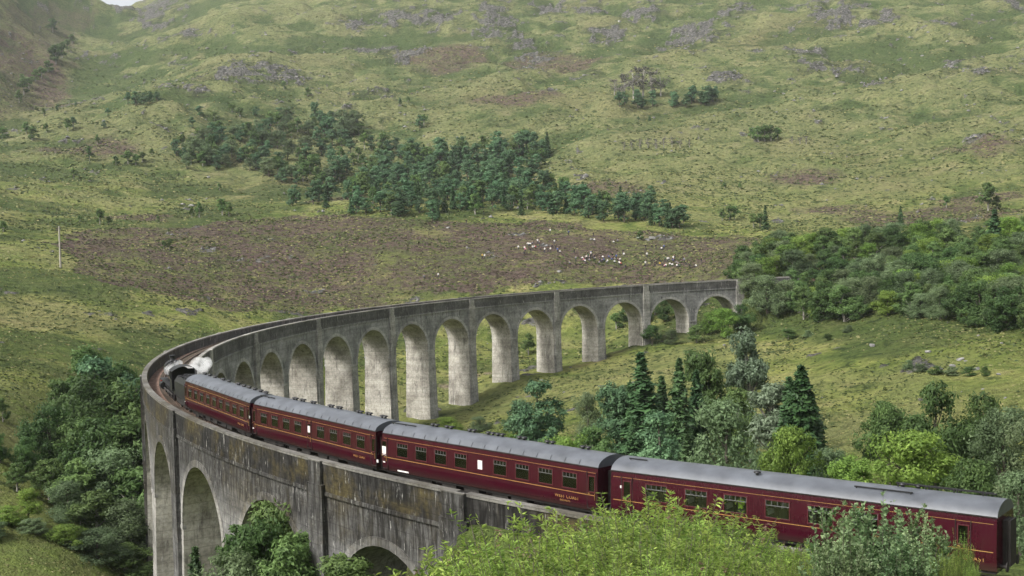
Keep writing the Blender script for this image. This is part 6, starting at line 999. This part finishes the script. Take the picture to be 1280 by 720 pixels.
def stand_joints(reach=0.0):
    J = {'pelvis': ((0, 0, .93), (.15, .11)), 'waist': ((0, 0, 1.08), (.13, .10)), 'chest': ((0, .01, 1.30), (.16, .11)), 'neck': ((0, .01, 1.47), .055), 'chin': ((0, -.015, 1.56), (.065, .075)), 'head': ((0, 0, 1.66), (.078, .095)), 'crown': ((0, .01, 1.74), .055), 'nose': ((0, -.115, 1.63), .014)}
    B = [('pelvis', 'waist'), ('waist', 'chest'), ('chest', 'neck'), ('neck', 'chin'), ('chin', 'head'), ('head', 'crown'), ('head', 'nose')]
    for s, n in ((-1, 'l'), (1, 'r')):
        J.update({'hip'+n: ((s*.10, 0, .86), .095), 'knee'+n: ((s*.12, -.02, .48), .062), 'ank'+n: ((s*.13, .02, .09), .042), 'toe'+n: ((s*.15, -.15, .04), .035),
                  'sho'+n: ((s*.19, .01, 1.40), .062), 'elb'+n: ((s*.26, .03-.18*reach, 1.13+.05*reach), .045), 'wri'+n: ((s*(.25-.15*reach), -.08-.24*reach, .90+.42*reach), .034), 'hand'+n: ((s*(.25-.19*reach), -.12-.24*reach, .80+.58*reach), .036)})
        B += [('pelvis', 'hip'+n), ('hip'+n, 'knee'+n), ('knee'+n, 'ank'+n), ('ank'+n, 'toe'+n), ('chest', 'sho'+n), ('sho'+n, 'elb'+n), ('elb'+n, 'wri'+n), ('wri'+n, 'hand'+n)]
    return J, B
def cls_stand(c):
    if c.z > 1.68 or (c.z > 1.55 and c.y > .05): return 3
    if c.z > 1.49: return 0
    if c.z > .98 and abs(c.x) < .42: return 1
    if abs(c.x) > .19 and c.z > .70: return 0
    return 2
def cls_reach(c):
    if c.z > 1.68 or (c.z > 1.55 and c.y > .05): return 3
    if c.z > 1.49 or c.y < -.27: return 0
    return 1 if c.z > .98 else 2
def sit_joints():
    J = {'pelvis': ((0, 0, .14), (.15, .12)), 'waist': ((0, .02, .30), (.13, .10)), 'chest': ((0, .0, .54), (.16, .11)), 'neck': ((0, -.02, .70), .055), 'chin': ((0, -.05, .79), (.065, .075)), 'head': ((0, -.03, .89), (.078, .095)), 'crown': ((0, -.02, .97), .055), 'nose': ((0, -.145, .86), .014)}
    B = [('pelvis', 'waist'), ('waist', 'chest'), ('chest', 'neck'), ('neck', 'chin'), ('chin', 'head'), ('head', 'crown'), ('head', 'nose')]
    for s, n in ((-1, 'l'), (1, 'r')):
        J.update({'hip'+n: ((s*.11, -.05, .13), .09), 'knee'+n: ((s*.15, -.42, .40), .062), 'ank'+n: ((s*.14, -.62, .06), .042), 'toe'+n: ((s*.15, -.78, .02), .035),
                  'sho'+n: ((s*.19, .0, .63), .062), 'elb'+n: ((s*.26, -.14, .40), .045), 'wri'+n: ((s*.14, -.34, .42), .034), 'hand'+n: ((s*.10, -.42, .46), .036)})
        B += [('pelvis', 'hip'+n), ('hip'+n, 'knee'+n), ('knee'+n, 'ank'+n), ('ank'+n, 'toe'+n), ('chest', 'sho'+n), ('sho'+n, 'elb'+n), ('elb'+n, 'wri'+n), ('wri'+n, 'hand'+n)]
    return J, B
def cls_sit(c):
    if c.z > .91 or (c.z > .80 and c.y > .02): return 3
    if c.z > .72: return 0
    if c.y < -.30 and c.z > .38 and abs(c.x) < .2 and c.z > .41: return 0
    if c.z > .24 and c.y > -.30: return 1
    return 2
BODY = {'stand': [body_mesh('person', *stand_joints(0), cls_stand), body_mesh('person', *stand_joints(1), cls_reach)], 'sit': [body_mesh('person', *sit_joints(), cls_sit)]}
def person(x, y, z, pose, top, rz, label, group=None, v=0, tilt=0):
    o = put('person', BODY[pose][v % len(BODY[pose])], None, (x, y, z), (tilt, 0, rz))
    o.material_slots[1].link = 'OBJECT'; o.material_slots[1].material = M['top_'+top] if top != 'hivis' else M['hivis']
    if group: o.scale = (1.3,)*3
    tag(o, label, 'person', group); return o
PR = random.Random(5)
zs = zed([p[0] for p in PEOPLE], [p[1] for p in PEOPLE])
SEEN = {}
for (x, y, pose), z in zip(PEOPLE, zs):
    top = PR.choices(['white', 'black', 'blue', 'red', 'grey', 'yellow', 'pink', 'green'], [30, 42, 7, 3, 9, 3, 3, 3])[0]; v = PR.randrange(2)
    face = math.atan2(-60-y, -140-x)+math.pi/2+PR.uniform(-.5, .5)           # they look towards the train
    az = math.degrees(math.atan2(y-CAM_POS[1], x-CAM_POS[0])-YAW)
    where = 'left of' if az > -3.3 else ('in the middle of' if az > -5.9 else 'right of')
    act = 'sitting' if pose == 'sit' else ('standing hands raised' if v else 'standing')
    person(x, y, float(z)+(.0 if pose == 'stand' else .02), pose, top, face, 'person in %s %s %s the crowd' % (top, act, where), 'spectators on the heather hill', v)

# passengers seen through the windows of the coaches
def rider(k, x, top, pose, label, rz=0.0, y=-.62, z=1.55, v=0):
    s, L = sc(k); loc, rot = on_track(s); a = rot[2]; p = Vector(loc)+Vector((math.cos(a), math.sin(a), 0))*x+Vector((-math.sin(a), math.cos(a), 0))*y
    person(p.x, p.y, p.z-GRAD*-1*0+GRAD*x+z, pose, top, a+rz, label, None, v)
rider(3, -2.8, 'hivis', 'stand', 'person in a bright yellow green vest at a window of the nearest coach', 0, -.75, 1.16, 1)
rider(2, 1.85, 'white', 'sit', 'passenger in white at the first window right of the third coach middle', .3)
rider(2, 3.95, 'pink', 'sit', 'passenger in pink at the second window right of the third coach middle', -.3)
rider(2, 5.95, 'white', 'sit', 'passenger in white at the third window right of the third coach middle', .2)
rider(2, 7.85, 'grey', 'sit', 'passenger in grey at the last window of the third coach', -.2)
rider(1, 1.85, 'white', 'sit', 'passenger in white right of the middle of the second coach', .3)
rider(1, -3.85, 'pink', 'sit', 'passenger in pink left of the middle of the second coach', .3)
rider(1, 5.85, 'white', 'sit', 'passenger in white near the right end of the second coach', -.3)
rider(0, -2.1, 'white', 'sit', 'passenger in white left of the middle of the first coach', .3)
rider(0, 5.9, 'white', 'sit', 'passenger in white near the right end of the first coach', .3)

# ---------------------------------------------------------------- boulders, pole
def boulder_mesh(seed):
    rng = np.random.default_rng(seed); b = bmesh.new(); bmesh.ops.create_icosphere(b, subdivisions=2, radius=.5)
    o = rng.uniform(0, 50, 2)
    for v in b.verts:
        c = v.co; n = fbm(np.array([c.x*1.8+o[0]+c.z]), np.array([c.y*1.8+o[1]-c.z]), 2, seed)[0]; v.co = c*(1+.55*n); v.co.z *= .62
        for a_, lim in ((0, .36), (1, .38), (2, .24)): v.co[a_] = max(-lim, min(lim, v.co[a_]))
    me = bpy.data.meshes.new('boulder'); b.to_mesh(me); b.free(); me.materials.append(M['rock']); return me
import bmesh
BM_ = [boulder_mesh(i) for i in range(5)]
zs = zed([b[0] for b in BOULDERS], [b[1] for b in BOULDERS])
for (x, y, r), z in zip(BOULDERS, zs):
    o = put('boulder', PR.choice(BM_), None, (x, y, z+.12*r), (PR.uniform(-.3, .3), PR.uniform(-.3, .3), PR.uniform(0, 6.28))); o.scale = (r*1.3, r, r)
    d = math.hypot(x-CAM_POS[0], y-CAM_POS[1]); az = math.degrees(math.atan2(y-CAM_POS[1], x-CAM_POS[0])-YAW); w3 = 'left' if az > 6 else ('middle' if az > -7 else 'right')
    dw = 'high under the crags' if d > 1150 else ('on the middle slope' if d > 700 else ('on the lower hillside' if d > 400 else 'on the valley grass'))
    tag(o, '%s grey boulder %s, %s side' % ('large' if r > 2.4 else ('mid sized' if r > 1.2 else 'small'), dw, w3), 'boulder', 'boulders strewn over the mountain and valley')
px, py, ph = POLE; pz = float(zed([px], [py])[0])
po = empty('wooden_pole', (px, py, pz)); tag(po, 'tall pale weathered wooden pole at the left edge of the heather', 'pole')
b = MB(); b.tube([(0, 0, -.5), (0, 0, ph)], [.34, .24], 10); b.build('mast', M['pole'], po)
b = MB(); b.box(-1.0, .5, -.12, .12, ph-.9, ph-.6); b.box(-.9, -.5, -.2, .2, ph-1.5, ph-.9); b.build('crossarm', M['bark'], po)

# ---------------------------------------------------------------- damp air over the valley
tb = bpy.data.objects['terrain'].data; co = np.empty(len(tb.vertices)*3, np.float32); tb.vertices.foreach_get('co', co); co = co.reshape(-1, 3)
lo, hi = co.min(0), co.max(0)
b = MB(); b.box(lo[0]-5, hi[0]+5, lo[1]-5, hi[1]+5, lo[2]-1, hi[2]+6)
t = NT('damp_air'); t.t.nodes.remove(t.b); v = t.n('ShaderNodeVolumePrincipled'); v.inputs['Color'].default_value = (.93, .96, 1.0, 1); v.inputs['Density'].default_value = HAZE_DENSITY; v.inputs['Anisotropy'].default_value = .2
t.l(v.outputs[0], t.out.inputs['Volume']); hz = b.build('haze', t.m); tag(hz, kind='stuff')

# ---------------------------------------------------------------- labels: where several alike share words, their own height or order tells them apart
def finish_labels():
    by = {}
    for o in SC.objects:
        if o.parent is None and 'label' in o: by.setdefault(o['label'], []).append(o)
    for lab, os_ in by.items():
        if len(os_) < 2 or len(os_) > 30 or 'leafless thicket' in lab: continue
        if os_[0]['category'] in ('person', 'boulder'):
            os_.sort(key=lambda o: -math.atan2(o.location.y-CAM_POS[1], o.location.x-CAM_POS[0]))
            for k, o in enumerate(os_): o['label'] = lab+', '+ORD[k]+' from the left'
        else:
            os_.sort(key=lambda o: -o.scale.z)
            for k, o in enumerate(os_): o['label'] = ('tallest ' if k == 0 else ORD[k]+' tallest ')+lab.replace('tall ', '').replace('short ', '')
finish_labels()
